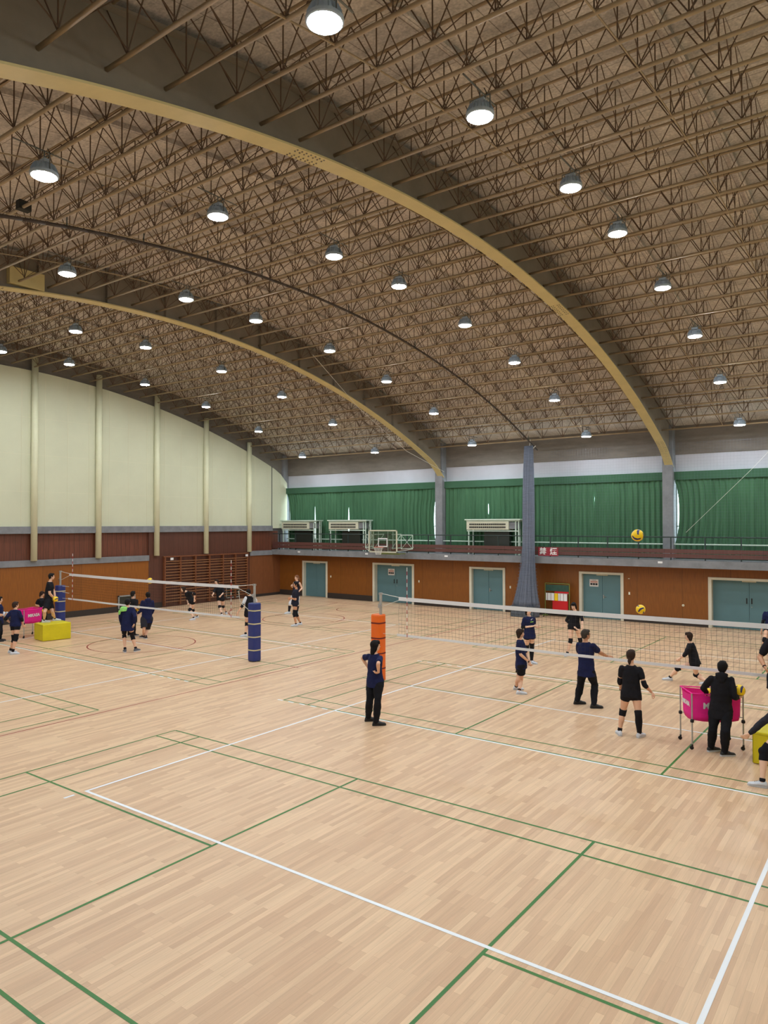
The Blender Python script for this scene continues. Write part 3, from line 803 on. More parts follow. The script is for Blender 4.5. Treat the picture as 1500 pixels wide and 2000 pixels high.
rim.tube(pts, 0.011, 6).box(-0.05,0.05,-0.16,-0.02,0.27,0.33)
rim.build('rim', mat('rim_orange', (190,90,60), 0.5), bh)
nb = MB()
for k in range(12):
    for s in (1,-1):
        prev = None
        for j in range(5):
            t = 2*PI*(k+s*j*0.5)/12; r = R0-0.10*j/4
            q = (r*math.cos(t), -0.38+r*math.sin(t), 0.32-0.095*j)
            if prev: nb.bar(prev, q, 0.005, 4)
            prev = q
nb.build('hoop_net', MT['rope'], bh)
sp = MB()
for sx in (-1, 1):
    for z in (0.25, 0.95):
        sp.bar((sx*0.55,0.03,z),(sx*0.55,0.85,z),0.022,6)
    sp.bar((sx*0.55,0.03,0.25),(sx*0.55,0.85,0.95),0.016,6)
    sp.bar((sx*0.62,0.03,0.2),(sx*0.62,0.03,1.1),0.022,6).bar((sx*0.3,0.035,0.1),(sx*0.3,0.035,1.1),0.016,6)
sp.build('support_arm', MT['acpipe'], bh)
for sx in (-1, 1):
    w_ = MB(); xa, xb = sx*0.9, sx*1.5
    for a, c in (((xa,0.35,0.22),(xb,0.5,0.25)),((xa,0.35,0.92),(xb,0.5,0.92)),((xb,0.5,0.22),(xb,0.5,0.92)),((xa,0.35,0.22),(xa,0.35,0.92)),((xa,0.35,0.22),(xb,0.5,0.92)),((xa,0.35,0.92),(xb,0.5,0.22)),((xa,0.03,0.1),(xb,0.5,0.22)),((xb,0.5,0.3),(sx*1.3,0.86,0.3))):
        w_.bar(a, c, 0.018 if abs(a[2]-c[2]) < 0.1 or a[0] == c[0] else 0.009, 6)
    w_.build('side_brace', MT['acpipe'], bh)
MB().box(-0.3,0.95,0.1,0.2,-0.06,0.0).bar((0.8,0.15,-0.03),(0.8,0.85,-0.03),0.02,6).bar((-0.3,0.15,-0.03),(-0.3,0.85,-0.03),0.02,6).build('winch_beam', MT['green_frame'], bh)

# ---------------------------------------------------------------- gathered dividing net, crate and guard net
nb_ = empty('gathered_net', (-3.5, 23.6, 0.45), 'grey dividing net gathered into a tall hanging bundle by the gallery', 'net')
b = MB(); rings = []; rnd = random.Random(3)
prof = [(0.0,0.52,0.26),(0.25,0.50,0.25),(0.7,0.42,0.22),(1.3,0.33,0.19),(2.0,0.27,0.16),(3.0,0.25,0.15),(4.2,0.25,0.15),(5.3,0.24,0.14),(6.2,0.22,0.12),(6.9,0.20,0.08),(7.25,0.19,0.05)]
NB = 96; ph = [rnd.uniform(0,6.28) for _ in range(4)]
for z, rx, ry in prof:
    ring = []
    for k in range(NB):
        t = 2*PI*k/NB; m = 1+0.13*math.sin(13*t+ph[0]+z*0.25)+0.08*math.sin(23*t+ph[1]-z*0.3)+0.05*math.sin(5*t+ph[2])
        xo = 0.12*(1-min(1, z/2.2))*-1+0.06*min(1, z/7)
        ring.append(Vector((xo+rx*m*math.cos(t), ry*m*math.sin(t), z)))
    rings.append(ring)
b.loft(rings); b.build('net_folds', MT['grey_mesh'], nb_, smooth=True)
b = MB()
for k in range(26):
    t = 2*PI*k/26; p = [(-0.12+0.68*math.cos(t), 0.28*math.sin(t), 0.02), (-0.08+0.52*math.cos(t+.1), 0.24*math.sin(t+.1), 0.6), (-0.03+0.40*math.cos(t+.15), 0.2*math.sin(t+.15), 1.4), (0.28*math.cos(t+.1), 0.17*math.sin(t+.1), 2.6)]
    b.tube(p, 0.006, 4)
for z in [0.15*k+0.08 for k in range(14)]:
    rr = 0.66-0.2*min(1, z/1.4)-0.1*max(0, min(1, (z-1.4)/1.2)); pts = [(-0.1*(1-z/2.4)+rr*math.cos(2*PI*q/26), (rr*0.43)*math.sin(2*PI*q/26), z) for q in range(27)]
    b.tube(pts, 0.004, 3)
b.build('loose_strands', MT['grey_mesh'], nb_)
MB().bar((0.10,-0.02,7.2),(0.10,0.1,7.55),0.012,5).bar((0.22,0.03,7.1),(0.30,0.2,7.25),0.02,6).build('cord', MT['rope'], nb_)
cr = empty('net_crate', (-3.66, 23.6, 0), 'low grey crate on the floor holding the foot of the gathered net', 'crate')
MB().box(-0.57,0.57,-0.3,0.3,0.0,0.03).box(-0.57,0.57,-0.3,-0.27,0,0.5).box(-0.57,0.57,0.27,0.3,0,0.5).box(-0.57,-0.54,-0.3,0.3,0,0.5).box(0.54,0.57,-0.3,0.3,0,0.5).build('crate_body', MT['crate'], cr, bevel=0.006)
b = MB()
for k in range(12): x = -0.55+k*0.1; b.box(x-0.006, x+0.006, -0.306, -0.3, 0, 0.5)
for z in (0.02,0.13,0.25,0.37,0.48): b.box(-0.57,0.57,-0.308,-0.3,z-0.006,z+0.006)
b.build('wire_grid', MT['rail'], cr)
b = MB(); x0, x1 = -3.1, 13.0
k = 0
while x0+k*0.12 < x1: b.bar((x0+k*0.12,0,2.72),(x0+k*0.12,0,7.45),0.0012,3,cap=False); k += 1
z = 2.72
while z < 7.46: b.bar((x0,0,z),(x1,0,z),0.0012,3,cap=False); z += 0.12
o = b.build('guard_net', MT['grey_mesh'], loc=(0,23.98,0)); tag(o, 'fine grey guard net hung in front of the right part of the gallery', 'net')
tag(MB().tube([(6.2,23.97,6.95),(5.59,23.97,6.28),(3.17,23.97,3.83)],0.006,5).build('slack_rope', MT['rope']), 'thin white rope slanting across the guard net at the right', 'rope')
tag(MB().tube([(-7.78,13.93,10.60),(-9.2,18.5,9.33),(-9.03,22.0,7.68),(-8.75,24.98,6.85)],0.009,5).build('hanging_line', MT['rope']), 'thin pale cord slanting down to the middle concrete column', 'cord')

# ---------------------------------------------------------------- flip scoreboard by the far wall
sb = empty('flip_scoreboard', (-2.40, 24.25, 0), 'green framed flip scoreboard with white and yellow cards by the far wall', 'scoreboard')
MB().bar((-0.57,0,0.05),(-0.57,0,1.5),0.018,8).bar((0.57,0,0.05),(0.57,0,1.5),0.018,8).bar((-0.57,0,1.5),(0.57,0,1.5),0.018,8).build('frame', MT['green_frame'], sb)
for sx in (-0.57, 0.57):
    MB().bar((sx,-0.22,0.06),(sx,0.22,0.06),0.018,8).bar((sx-0.16,0,0.06),(sx+0.16,0,0.06),0.014,8).build('foot', MT['green_frame'], sb)
    for yy in (-0.2, 0.2): MB().sphere((sx,yy,0.03),0.03,nu=8,nv=6).build('caster', MT['black_rubber'], sb)
MB().box(-0.54,0.54,-0.01,0.01,1.16,1.44).build('chalkboard', MT['boardgreen'], sb)
MB().box(-0.12,0.54,-0.012,0.01,1.07,1.15).box(-0.12,0.3,-0.012,0.01,1.0,1.07).build('red_header', MT['red'], sb)
MB().box(-0.22,0.5,-0.012,0.01,0.28,0.74).build('red_panel', MT['red'], sb)
cx_ = -0.53
for k, (ww, mm) in enumerate([(0.07,'w'),(0.14,'w'),(0.14,'w'),(0.15,'y'),(0.08,'w'),(0.14,'w'),(0.15,'w')]):
    MB().box(cx_, cx_+ww, -0.03, -0.015, 0.74, 1.06).build('score_card', MT['yellow'] if mm == 'y' else MT['white_paint'], sb); cx_ += ww+0.022
MB().bar((-0.55,-0.02,1.07),(0.55,-0.02,1.07),0.01,6).build('card_rail', MT['chrome'], sb)

# ---------------------------------------------------------------- volleyball posts and nets
def post(x, y, padm, strapm, label, side, lean=0.0, straps=(0.35,0.75,1.15,1.55), padoff=0.0):
    r = empty('volleyball_post', (x, y, 0), label, 'net post', 'volleyball net posts')
    MB().bar((0,0,0),(0,0,2.30),0.038,16).build('pole', MT['post'], r, smooth=False)
    MB().lathe([(0.04,2.29),(0.045,2.30),(0.045,2.33),(0.02,2.34)], n=12).box(-0.03,0.03,-0.05,0.05,2.30,2.35).build('pulley_cap', MT['chrome'], r)
    MB().box(-0.05,0.05,-0.055,-0.035,1.95,2.05).bar((0,-0.05,2.0),(-side*0.1,-0.08,2.0),0.012,6).build('winch', MT['chrome'], r)
    n = 32; rings = []
    for z, k in ((0.02,0.94),(0.05,1.0),(0.9,1.0),(1.74,1.0),(1.77,0.93)):
        ring = []
        for q in range(n):
            t = 2*PI*q/n; c, s = math.cos(t), math.sin(t); e = 0.55
            ring.append(Vector((padoff+0.165*k*math.copysign(abs(c)**e, c), 0.165*k*math.copysign(abs(s)**e, s), z)))
        rings.append(ring)
    b = MB(); b.loft(rings)
    pd = b.build('padding', padm, r, smooth=False)
    for z in straps:
        rg = []
        for zz in (z-0.018, z+0.018):
            ring = []
            for q in range(n):
                t = 2*PI*q/n; c, s = math.cos(t), math.sin(t); e = 0.55
                ring.append(Vector((padoff+0.169*math.copysign(abs(c)**e, c), 0.169*math.copysign(abs(s)**e, s), zz)))
            rg.append(ring)
        MB().loft(rg).build('strap', strapm, pd)
    return r
post(-5.78, 9.05, MT['navy_pad'], MT['strap_cream'], 'net post in a navy blue pad with cream straps, standing mid floor', 1)
post(-16.80, 9.05, MT['navy_pad'], MT['strap_cream'], 'net post in a navy blue pad behind the yellow box at the left', -1)
post(-0.97, 9.05, MT['orange_pad'], MT['strap_maroon'], 'net post in an orange pad behind the woman with hands on hips', -1, padoff=-0.08)
post(10.05, 9.05, MT['orange_pad'], MT['strap_maroon'], 'net post beyond the right edge of the picture', 1)
def net(x0, x1, xpa, xpb, label):
    yy = 9.05
    r = empty('volleyball_net', ((x0+x1)/2, yy, 1.25), label, 'net', 'volleyball nets')
    h = (x1-x0)/2; w_ = x1-x0
    off = lambda x, z: 0.05*math.sin((x+h)/w_*PI)*(1-z/1.0)+0.015*math.sin(x*3.1)*(1-z)
    sag = lambda x: -0.03*math.sin((x+h)/w_*PI)
    st = MB(); nx = int(w_/0.1); nz = 9
    for i in range(nx+1):
        x = -h+w_*i/nx
        xe = x+(0.06*math.sin(PI*0.5) if i == 0 else 0)
        pts = []
        for j in range(nz+1):
            z = 0.03+0.88*j/nz; wob = 0.012*math.sin(i*1.7+j*0.9)
            pull = (0.07*math.sin(PI*(1-j/nz)*1.0) if i == 0 else 0)
            pts.append((x+wob*(1-abs(2*j/nz-1))-pull*0, off(x, z), z+sag(x)*(0.4+0.6*(1-z))))
        for a, c in zip(pts[:-1], pts[1:]): st.bar(a, c, 0.0022, 3, cap=False)
    for j in range(1, nz+1):
        z = 0.03+0.88*j/nz; prev = None
        for i in range(0, nx+1, 2):
            x = -h+w_*i/nx; q = (x, off(x, z), z+sag(x)*(0.4+0.6*(1-z))+0.008*math.sin(i*0.8+j))
            if prev: st.bar(prev, q, 0.0022, 3, cap=False)
            prev = q
    st.build('net_mesh', MT['string'], r)
    def tape(name, z0, z1, ext):
        b = MB(); rings = []; n = 40
        for i in range(n+1):
            x = -h-ext+(w_+2*ext)*i/n; s = sag(max(-h, min(h, x))); o = off(max(-h, min(h, x)), (z0+z1)/2)
            rings.append([Vector((x,o-0.006,z0+s)),Vector((x,o+0.006,z0+s)),Vector((x,o+0.006,z1+s)),Vector((x,o-0.006,z1+s))])
        b.loft(rings); b.build(name, MT['tape'], r)
    tape('top_tape', 0.925, 1.02, 0.0); tape('bottom_tape', 0.0, 0.06, 0.05)
    c = MB(); a = xpa-(x0+x1)/2; d = xpb-(x0+x1)/2
    c.bar((-h,0,1.01),(a,0,1.08),0.008,6).bar((h,0,1.01),(d,0,1.08),0.008,6)
    c.build('top_cable', MT['rope'], r)
    c = MB(); c.bar((-h,0,0.93),(a,0,0.72),0.007,6).bar((h,0,0.93),(d,0,0.72),0.007,6)
    c.bar((-h,0,0.03),(a,0,0.02),0.006,6).bar((h,0,0.03),(d,0,0.02),0.006,6)
    c.build('side_rope', MT['rope'], r)
    for sx in (x0+0.28, x1-0.30):
        an = MB(); xx = sx-(x0+x1)/2; z = 0.0; k = 0
        while z < 1.79:
            an.cur = k % 2; an.bar((xx,-0.03,z),(xx,-0.03,z+0.1),0.009,6); z += 0.1; k += 1
        an.build('antenna', [MT['ant_red'], MT['ant_white']], r)
        MB().box(xx-0.03, xx+0.03, -0.045, -0.005, 0.0, 1.02).build('side_band', MT['tape'], r) if False else None
    return r
n1 = net(-0.38, 9.42, -0.97, 10.05, 'volleyball net in front at the right, strung from the orange padded post')
n2 = net(-16.15, -6.50, -16.80, -5.78, 'volleyball net at the left, strung between the two navy padded posts')
MB().tube([(-4.825-0.02,0,0.5),(-5.47,0,0.5)],0.008,5).tube([(-4.825,0,0.25),(-5.47,0,0.26)],0.008,5).build('tie_rope', MT['rope'], n2)
MB().tube([(4.825,0,0.85),(4.9,0,0.55),(5.0,0,0.45),(5.55,0,0.15)],0.007,5).build('tie_rope', MT['rope'], n2)

# ---------------------------------------------------------------- balls
def ball_proto():
    n = 8; V = []; F = []; MI = []
    for ax in range(3):
        for sg in (1, -1):
            base = len(V)
            for i in range(3*n+1):
                for j in range(3*n+1):
                    u = -1+2*i/(3*n); v = -1+2*j/(3*n)
                    tu, tv = math.tan(u*PI/4), math.tan(v*PI/4)
                    p = [0,0,0]; p[ax] = sg; p[(ax+1)%3] = tu*sg; p[(ax+2)%3] = tv
                    q = Vector(p).normalized()*0.105; V.append(tuple(q))
            for i in range(3*n):
                for j in range(3*n):
                    a = base+i*(3*n+1)+j; f = (a, a+3*n+1, a+3*n+2, a+1)
                    F.append(f)
                    u = -1+2*(i+.5)/(3*n); v = -1+2*(j+.5)/(3*n)
                    c = u-0.35*sg*(v*v-0.3)
                    MI.append(1 if abs(c) < 0.24 else 0)
    me = bpy.data.meshes.new('volleyball'); me.from_pydata(V, [], F); me.materials.append(MT['yellow']); me.materials.append(MT['ballblue'])
    me.polygons.foreach_set('material_index', MI); me.polygons.foreach_set('use_smooth', [True]*len(F))
    bm = bmesh.new(); bm.from_mesh(me); bmesh.ops.remove_doubles(bm, verts=bm.verts, dist=1e-5); bmesh.ops.recalc_face_normals(bm, faces=bm.faces); bm.to_mesh(me); bm.free()
    return me
BALL = ball_proto()
def ball(p, label, rot=(0,0,0), group='volleyballs'):
    o = bpy.data.objects.new('volleyball', BALL); COL.objects.link(o); o.location = p; o.rotation_euler = rot
    return tag(o, label, 'ball', group)

# ---------------------------------------------------------------- yellow boxes
def ybox(name, x0, y0, ang, lx, ly, h, label):
    r = empty(name, (x0, y0, 0), label, 'coaching box', 'yellow boxes', rz=ang)
    MB().box(0, lx, 0, ly, 0.01, h).build('box_cover', MT['yellow_vinyl'], r, bevel=0.015)
    MB().box(-0.004,0.004,-0.004,0.004,0.02,h-0.02).box(-0.003,lx+0.003,-0.003,0.0,h-0.05,h-0.042).box(-0.003,0.0,-0.003,ly+0.003,h-0.05,h-0.042).build('seam', mat('yellow_piping', (170,160,20), 0.6), r)
    return r
ybox('yellow_box', -15.36, 7.26, math.radians(-8), 0.78, 1.0, 0.60, 'yellow vinyl covered box the coach at the left stands on')
ybox('yellow_box', 8.19, 7.57, math.radians(-2), 0.8, 1.2, 0.56, 'yellow vinyl covered box at the right edge behind the striding player')

# ---------------------------------------------------------------- ball carts
def cart(c, ang, lx, ly, label, balls):
    r = empty('ball_cart', (c[0], c[1], 0), label, 'ball cart', 'pink ball carts', rz=ang)
    a, b_ = lx/2, ly/2; T = 1.03
    for sx in (-1, 1):
        for sy in (-1, 1):
            lg = MB().bar((sx*a,sy*b_,0.09),(sx*a,sy*b_,T),0.014,10).build('leg', MT['post'], r)
            MB().lathe([(0.03,0.50),(0.034,0.51),(0.034,0.54),(0.02,0.56)], (sx*a,sy*b_,0), 10).build('joint_collar', MT['black_rubber'], lg)
            MB().bar((sx*a-0.01,sy*b_-0.012,0.035),(sx*a-0.01,sy*b_+0.012,0.035),0.035,14).box(sx*a-0.012,sx*a+0.012,sy*b_-0.018,sy*b_+0.018,0.055,0.10).build('caster', MT['black_rubber'], lg)
    MB().bar((-a,-b_,0.53),(a,b_,0.60),0.009,6).bar((-a,b_,0.53),(a,-b_,0.60),0.009,6).build('folding_brace', MT['chrome'], r)
    rings = []; n = 40
    def rr(z, sc, sg):
        ring = []
        for k in range(n):
            t = 2*PI*k/n+PI/4; c_, s_ = math.cos(t), math.sin(t); e = 0.30
            x = math.copysign(abs(c_)**e, c_)*a*sc; y = math.copysign(abs(s_)**e, s_)*b_*sc
            ring.append(Vector((x, y, z-sg*(1-min(1, (abs(x)/a)**2))-sg*(1-min(1, (abs(y)/b_)**2)))))
        return ring
    outer = [rr(T, 1.02, 0.05), rr(0.95, 1.0, 0.02), rr(0.80, 0.985, 0.0), rr(0.66, 0.98, 0), rr(0.60, 0.975, -0.0), rr(0.555, 0.93, 0.05), rr(0.52, 0.6, 0.0)]
    b = MB(); b.loft(list(reversed(outer)), cap=False)
    ii = [rr(0.54, 0.58, 0), rr(0.575, 0.90, 0.05), rr(0.66, 0.955, 0), rr(0.80, 0.96, 0), rr(0.95, 0.975, 0.02), rr(T, 0.99, 0.05)]
    b.loft(list(reversed(ii)), cap=False)
    i0 = len(b.v); bot = rr(0.52, 0.6, 0.0); b.v += [tuple(p) for p in bot]; b.f.append(tuple(i0+k for k in range(n-1,-1,-1))); b.mi.append(0)
    bs = b.build('fabric_basket', MT['pink'], r, smooth=True)
    MB().tube([(-a,-b_,T),(0,-b_,T-0.02),(a,-b_,T),(a,b_,T),(0,b_,T-0.02),(-a,b_,T),(-a,-b_,T)],0.012,6).build('rim_hem', MT['pink'], r)
    W_ = MT['white_paint']
    for d, off_, sz in (((0,-1),b_,0.15),((0,1),b_,0.15),((-1,0),a,0.11),((1,0),a,0.11)):
        F_ = face_dir(d)
        text_mesh('MiKASA', sz, 'printed_lettering', W_, bs, 0.002, Matrix.Translation((d[0]*(off_+0.002), d[1]*(off_+0.002), 0.80)) @ F_, bold=0.006)
    for (x, y, z, lb) in balls:
        ca, sa = math.cos(ang), math.sin(ang)
        ball((c[0]+x*ca-y*sa, c[1]+x*sa+y*ca, z), lb, (x*9,y*7,1.0))
    return r
# cart in front: its short end faces the camera side
dx, dy = 7.15-6.81, 7.77-8.30
angN = math.atan2(dy, dx)+PI/2          # long axis direction
u_ = Vector((math.cos(angN), math.sin(angN))); cN = Vector(((7.15+6.81)/2, (7.77+8.30)/2))+u_*0.46
cart((cN.x, cN.y), angN, 0.92, 0.62, 'pink cloth ball cart in front, beside the person in a black hooded jacket',
     [(-0.02,-0.03,0.985,'yellow and blue ball at the top of the front cart'),(0.28,0.12,0.86,'yellow and blue ball low in the front cart, far side'),(0.25,-0.15,0.84,'yellow and blue ball low in the front cart, near side'),(-0.05,0.14,0.70,'yellow and blue ball at the bottom of the front cart')])
cart((-16.26, 7.50), math.radians(103), 0.86, 0.56, 'pink cloth ball cart at the left beside the yellow box',
     [(0.1,0.0,0.80,'yellow and blue ball inside the left cart')])
tag(MB().box(-0.02,0.16,-0.48,0.48,-0.22,0.24).build('duct_box', MT['flange'], loc=(-8.97,3.55,10.85), bevel=0.01), 'beige metal box on the web of the farther arch at the upper left', 'duct box')
tag(MB().box(-0.08,0.08,-0.12,0.12,-0.09,0.09).build('control_box', MT['acdark'], loc=(-3.4,0.68,z_ch(0.68)+0.04), bevel=0.01), 'small dark box under the trusses beside the left end of the net rail', 'control box')

# ================================================================ people
SK = {n: mat('skin_'+n, c, 0.55, 0.04, (9,9,9)) for n, c in dict(light=(226,178,148), fair=(238,196,170), tan=(200,146,112)).items()}
HR = {n: mat('hair_'+n, c, 0.75, 0.3, (40,40,14), spec=0.25) for n, c in dict(black=(18,15,16), brown=(50,34,26), grey=(60,52,46), auburn=(120,80,56)).items()}
CL = {n: mat('cloth_'+n, c, 0.85, 0.12, (7,7,7), spec=0.2) for n, c in dict(navy=(28,34,72), black=(27,27,33), dark=(34,36,50), white=(214,218,226), charcoal=(44,44,52), pantsblack=(24,25,31), lime=(150,220,120), trim=(150,200,90)).items()}
SHOE = {n: mat('shoe_'+n, c, 0.6, 0.06, (20,20,20)) for n, c in dict(white=(212,218,228), black=(26,26,28), grey=(88,92,104)).items()}
M_LIP = mat('lips', (176,98,92), 0.5); M_EYE = mat('eye_dark', (24,18,16), 0.3); M_SOLE = mat('shoe_sole', (196,200,206), 0.6); M_SOLEK = mat('dark_sole', (40,40,42), 0.7)
TEX = bpy.data.textures.new('folds', 'CLOUDS'); TEX.noise_scale = 0.11; TEX.noise_depth = 2

def V3(a): return Vector(a)
def ell(b, c, f, s, u, rf, rs, ru, nu=16, nv=10):
    """ellipsoid with axes forward/side/up"""
    Mx = Matrix(((s.x, f.x, u.x),(s.y, f.y, u.y),(s.z, f.z, u.z)))
    b.sphere(c, rs, rf, ru, nu, nv, Mx)
def limb(b, pts, rad, n=14):
    for i in range(len(pts)-1):
        b.bar(pts[i], pts[i+1], rad[i], n, rad[i+1])
    for p, r in zip(pts, rad): b.sphere(p, r, nu=12, nv=8)
def along(a, c, t): return a+(c-a)*t
def limbpts(a, c, prof):
    """prof: list of (t, r) along the bone"""
    return [along(a, c, t) for t, r in prof], [r for t, r in prof]
def finish(b, name, m, par, vox, smooth=6, folds=0.0):
    o = b.build(name, m, par)
    r = o.modifiers.new('merge', 'REMESH'); r.mode = 'VOXEL'; r.voxel_size = vox; r.use_smooth_shade = True
    s = o.modifiers.new('soft', 'SMOOTH'); s.iterations = smooth; s.factor = 0.5
    if folds:
        d = o.modifiers.new('folds', 'DISPLACE'); d.texture = TEX; d.strength = folds; d.mid_level = 0.5; d.texture_coords = 'LOCAL'
    return o

def hand(b, w, d, pn, k, right, curl=0.45, spread=0.0):
    """wrist w, direction d, palm normal pn (the palm looks along pn), scale k; five fingers"""
    d = d.normalized(); pn = (pn-d*pn.dot(d)).normalized(); s = d.cross(pn)
    if right: s = -s                      # towards the thumb
    rings = []
    for t, hw, ht in ((0,0.026,0.020),(0.03,0.032,0.018),(0.06,0.039,0.016),(0.088,0.040,0.014)):
        c = w+d*t*k
        rings.append([c+s*hw*k*math.cos(2*PI*q/12)+pn*ht*k*math.sin(2*PI*q/12) for q in range(12)])
    b.loft(rings)
    for i, (off, ln) in enumerate(((0.030,0.072),(0.010,0.080),(-0.010,0.075),(-0.029,0.060))):
        p = w+d*0.086*k+s*off*k; a = 0.15+curl*0.35; dirv = (d+s*off*(1.0+spread*8)).normalized()
        prev = p-d*0.012*k; rr = 0.0095 if i < 3 else 0.0085
        for seg, fr in enumerate((0.45,0.31,0.24)):
            q = prev+(dirv*math.cos(a)+pn*math.sin(a))*ln*fr*k*1.1
            b.bar(prev, q, rr*k, 8, (rr-0.001)*k); b.sphere(q, (rr-0.0008)*k, nu=8, nv=6)
            prev = q; a += curl*0.95; rr -= 0.0008
    p = w+d*0.025*k+s*0.022*k; a1 = (s*0.75+d*0.65+pn*0.25).normalized(); q = p+a1*0.042*k; r_ = q+(d*0.8+s*0.25+pn*0.45).normalized()*0.034*k; t_ = r_+(d*0.8+pn*0.5).normalized()*0.024*k
    for a_, c_, ra, rc in ((p,q,0.014,0.012),(q,r_,0.012,0.010),(r_,t_,0.010,0.0085)): b.bar(a_, c_, ra*k, 8, rc*k); b.sphere(c_, rc*k, nu=8, nv=6)

def person(J, label, skin='light', hair='black', style='short', shirt='navy', sleeve=0.55, hem=0.02, bottom='shorts', blen=0.4, bcol='black', bloose=0.012,
           kL=None, kR=None, socks='black', sockh=0.16, shoe='white', elbow=(None,None), curl=(0.5,0.5), palm=(None,None), sleeves=None, hood=False, extra=None, fem=True, wrist=None, vox=0.0075, sole=None, group='people on the court'):
    H = J['H']; k = H/1.65
    g = {n: V3(J[n]) for n in J if n != 'H'}
    up = Vector((0,0,1)); body = g['bdir'].normalized(); pel, neck, head = g['pel'], g['neck'], g['head']
    base = Vector(((g['aL'].x+g['aR'].x)/2, (g['aL'].y+g['aR'].y)/2, min(g['aL'].z, g['aR'].z)-0.085))
    root = empty('person', base, label, 'person', group)
    for n in g:
        if n not in ('bdir','hdir','fL','fR'): g[n] = g[n]-base
    pel, neck, head = g['pel'], g['neck'], g['head']
    spine = (neck-pel).normalized()
    side = spine.cross(body).normalized()               # towards the person's left
    shs = (g['sL']-g['sR'])
    shs = (shs.normalized()+side*1.2).normalized()
    # keep the shoulders at a human width on both sides of the neck
    shw = 0.098*H if fem else 0.108*H
    for X, sg in (('L',1),('R',-1)):
        tgt = neck+shs*sg*shw-spine*0.050*H
        g['s'+X] = tgt*0.75+g['s'+X]*0.25
    fwd = side.cross(spine).normalized()
    if fwd.dot(body) < 0: fwd = -fwd
    for X, sg in (('L',1),('R',-1)):
        lat = (g['e'+X]-pel).dot(shs)*sg; need = 0.130*H; hgt = (g['e'+X]-pel).dot(spine)
        if lat < need and (g['e'+X]-pel).dot(body) < 0.14*H and hgt < (neck-pel).length*0.95:
            g['e'+X] = g['e'+X]+shs*sg*(need-lat); g['w'+X] = g['w'+X]+shs*sg*(need-lat)*0.25
            if 'h'+X in g: g['h'+X] = g['h'+X]+shs*sg*(need-lat)*0.25
        wl = (g['w'+X]-pel).dot(shs)*sg; wf = (g['w'+X]-pel).dot(body); wt = (g['w'+X]-pel).dot(spine)/(neck-pel).length
        if abs(wl) < 0.10*H and -0.15 < wt < 0.85 and wf < 0.115*H:
            sh_ = body*(0.115*H-max(wf, -0.05*H)); g['w'+X] = g['w'+X]+sh_
            if 'h'+X in g: g['h'+X] = g['h'+X]+sh_
            g['e'+X] = g['e'+X]+sh_*0.25
    hipw = 0.055*H
    hp = {'L': pel+side*hipw, 'R': pel-side*hipw}
    torsoL = (neck-pel).length
    prof = [(-0.16,0.100,0.092),(-0.06,0.158,0.112),(0.05,0.168,0.118),(0.20,0.150,0.105),(0.38,0.124,0.092),(0.55,0.140,0.102),(0.72,0.152,0.106),(0.84,0.140,0.092),(0.92,0.105,0.076),(0.98,0.066,0.062),(1.04,0.052,0.054)] if fem else \
           [(-0.16,0.105,0.098),(-0.06,0.152,0.115),(0.05,0.160,0.122),(0.20,0.155,0.118),(0.38,0.148,0.112),(0.55,0.156,0.116),(0.72,0.170,0.116),(0.84,0.158,0.100),(0.92,0.120,0.084),(0.98,0.075,0.068),(1.04,0.058,0.060)]
    def sd(t):
        a = max(0, min(1, (t-0.3)/0.6)); return (side*(1-a)+shs*a).normalized()
    def torso(b, t0, t1, grow=0.0, flare=0.0, n=24, skirt=False):
        rings = []
        ts = [t for t, _, _ in prof]
        tt = sorted(set([t0, t1]+[t for t in ts if t0 < t < t1]))
        for t in tt:
            tc = max(prof[0][0], min(prof[-1][0], t))
            for i in range(len(prof)-1):
                if prof[i][0] <= tc <= prof[i+1][0]:
                    a = (tc-prof[i][0])/(prof[i+1][0]-prof[i][0]); w_ = prof[i][1]+(prof[i+1][1]-prof[i][1])*a; d_ = prof[i][2]+(prof[i+1][2]-prof[i][2])*a
            if skirt and t < 0.05: w_, d_ = 0.166, 0.120
            if skirt and t < 0.8: w_ = max(w_, 0.152 if sleeve > 1 or not fem else 0.140); d_ = max(d_, 0.108)
            e = grow+flare*max(0, (0.5-t)); s_ = sd(t); c = pel+(neck-pel)*t; f_ = s_.cross(spine); f_ = -f_ if f_.dot(fwd) < 0 else f_
            c = c+f_*(0.012 if 0.6 < t < 0.9 else 0)
            rings.append([c+s_*(w_*k+e)*math.cos(2*PI*q/n)+f_*(d_*k+e)*math.sin(2*PI*q/n) for q in range(n)])
        b.loft(rings)
    UP = [(0,0.045),(0.25,0.045),(0.6,0.041),(1,0.036)] if fem else [(0,0.052),(0.25,0.052),(0.6,0.048),(1,0.042)]
    FO = [(0,0.037),(0.25,0.039),(0.6,0.032),(1,0.024)] if fem else [(0,0.043),(0.25,0.045),(0.6,0.037),(1,0.028)]
    TH = [(0,0.088),(0.2,0.088),(0.5,0.074),(0.8,0.060),(1,0.054)]
    SH = [(0,0.054),(0.15,0.052),(0.35,0.057),(0.6,0.046),(0.85,0.034),(1,0.034)]
    sc = lambda P, e=0.0, a=0, z=1: [(t, r*k+e) for t, r in P if a <= t <= z]
    # --- body
    b = MB(); torso(b, -0.16, 1.02)
    hf = g['hdir'].normalized(); hs = up.cross(hf).normalized(); hu = hf.cross(hs).normalized()
    limb(b, [neck-spine*0.02, head-hu*0.055*k-hf*0.005], [0.052*k, 0.048*k])
    HC = head
    ell(b, HC+hu*0.012*k-hf*0.004, hf, hs, hu, 0.094*k, 0.076*k, 0.096*k)
    ell(b, HC-hu*0.045*k+hf*0.020*k, hf, hs, hu, 0.068*k, 0.058*k, 0.064*k)
    ell(b, HC-hu*0.085*k+hf*0.052*k, hf, hs, hu, 0.024*k, 0.026*k, 0.020*k)        # chin
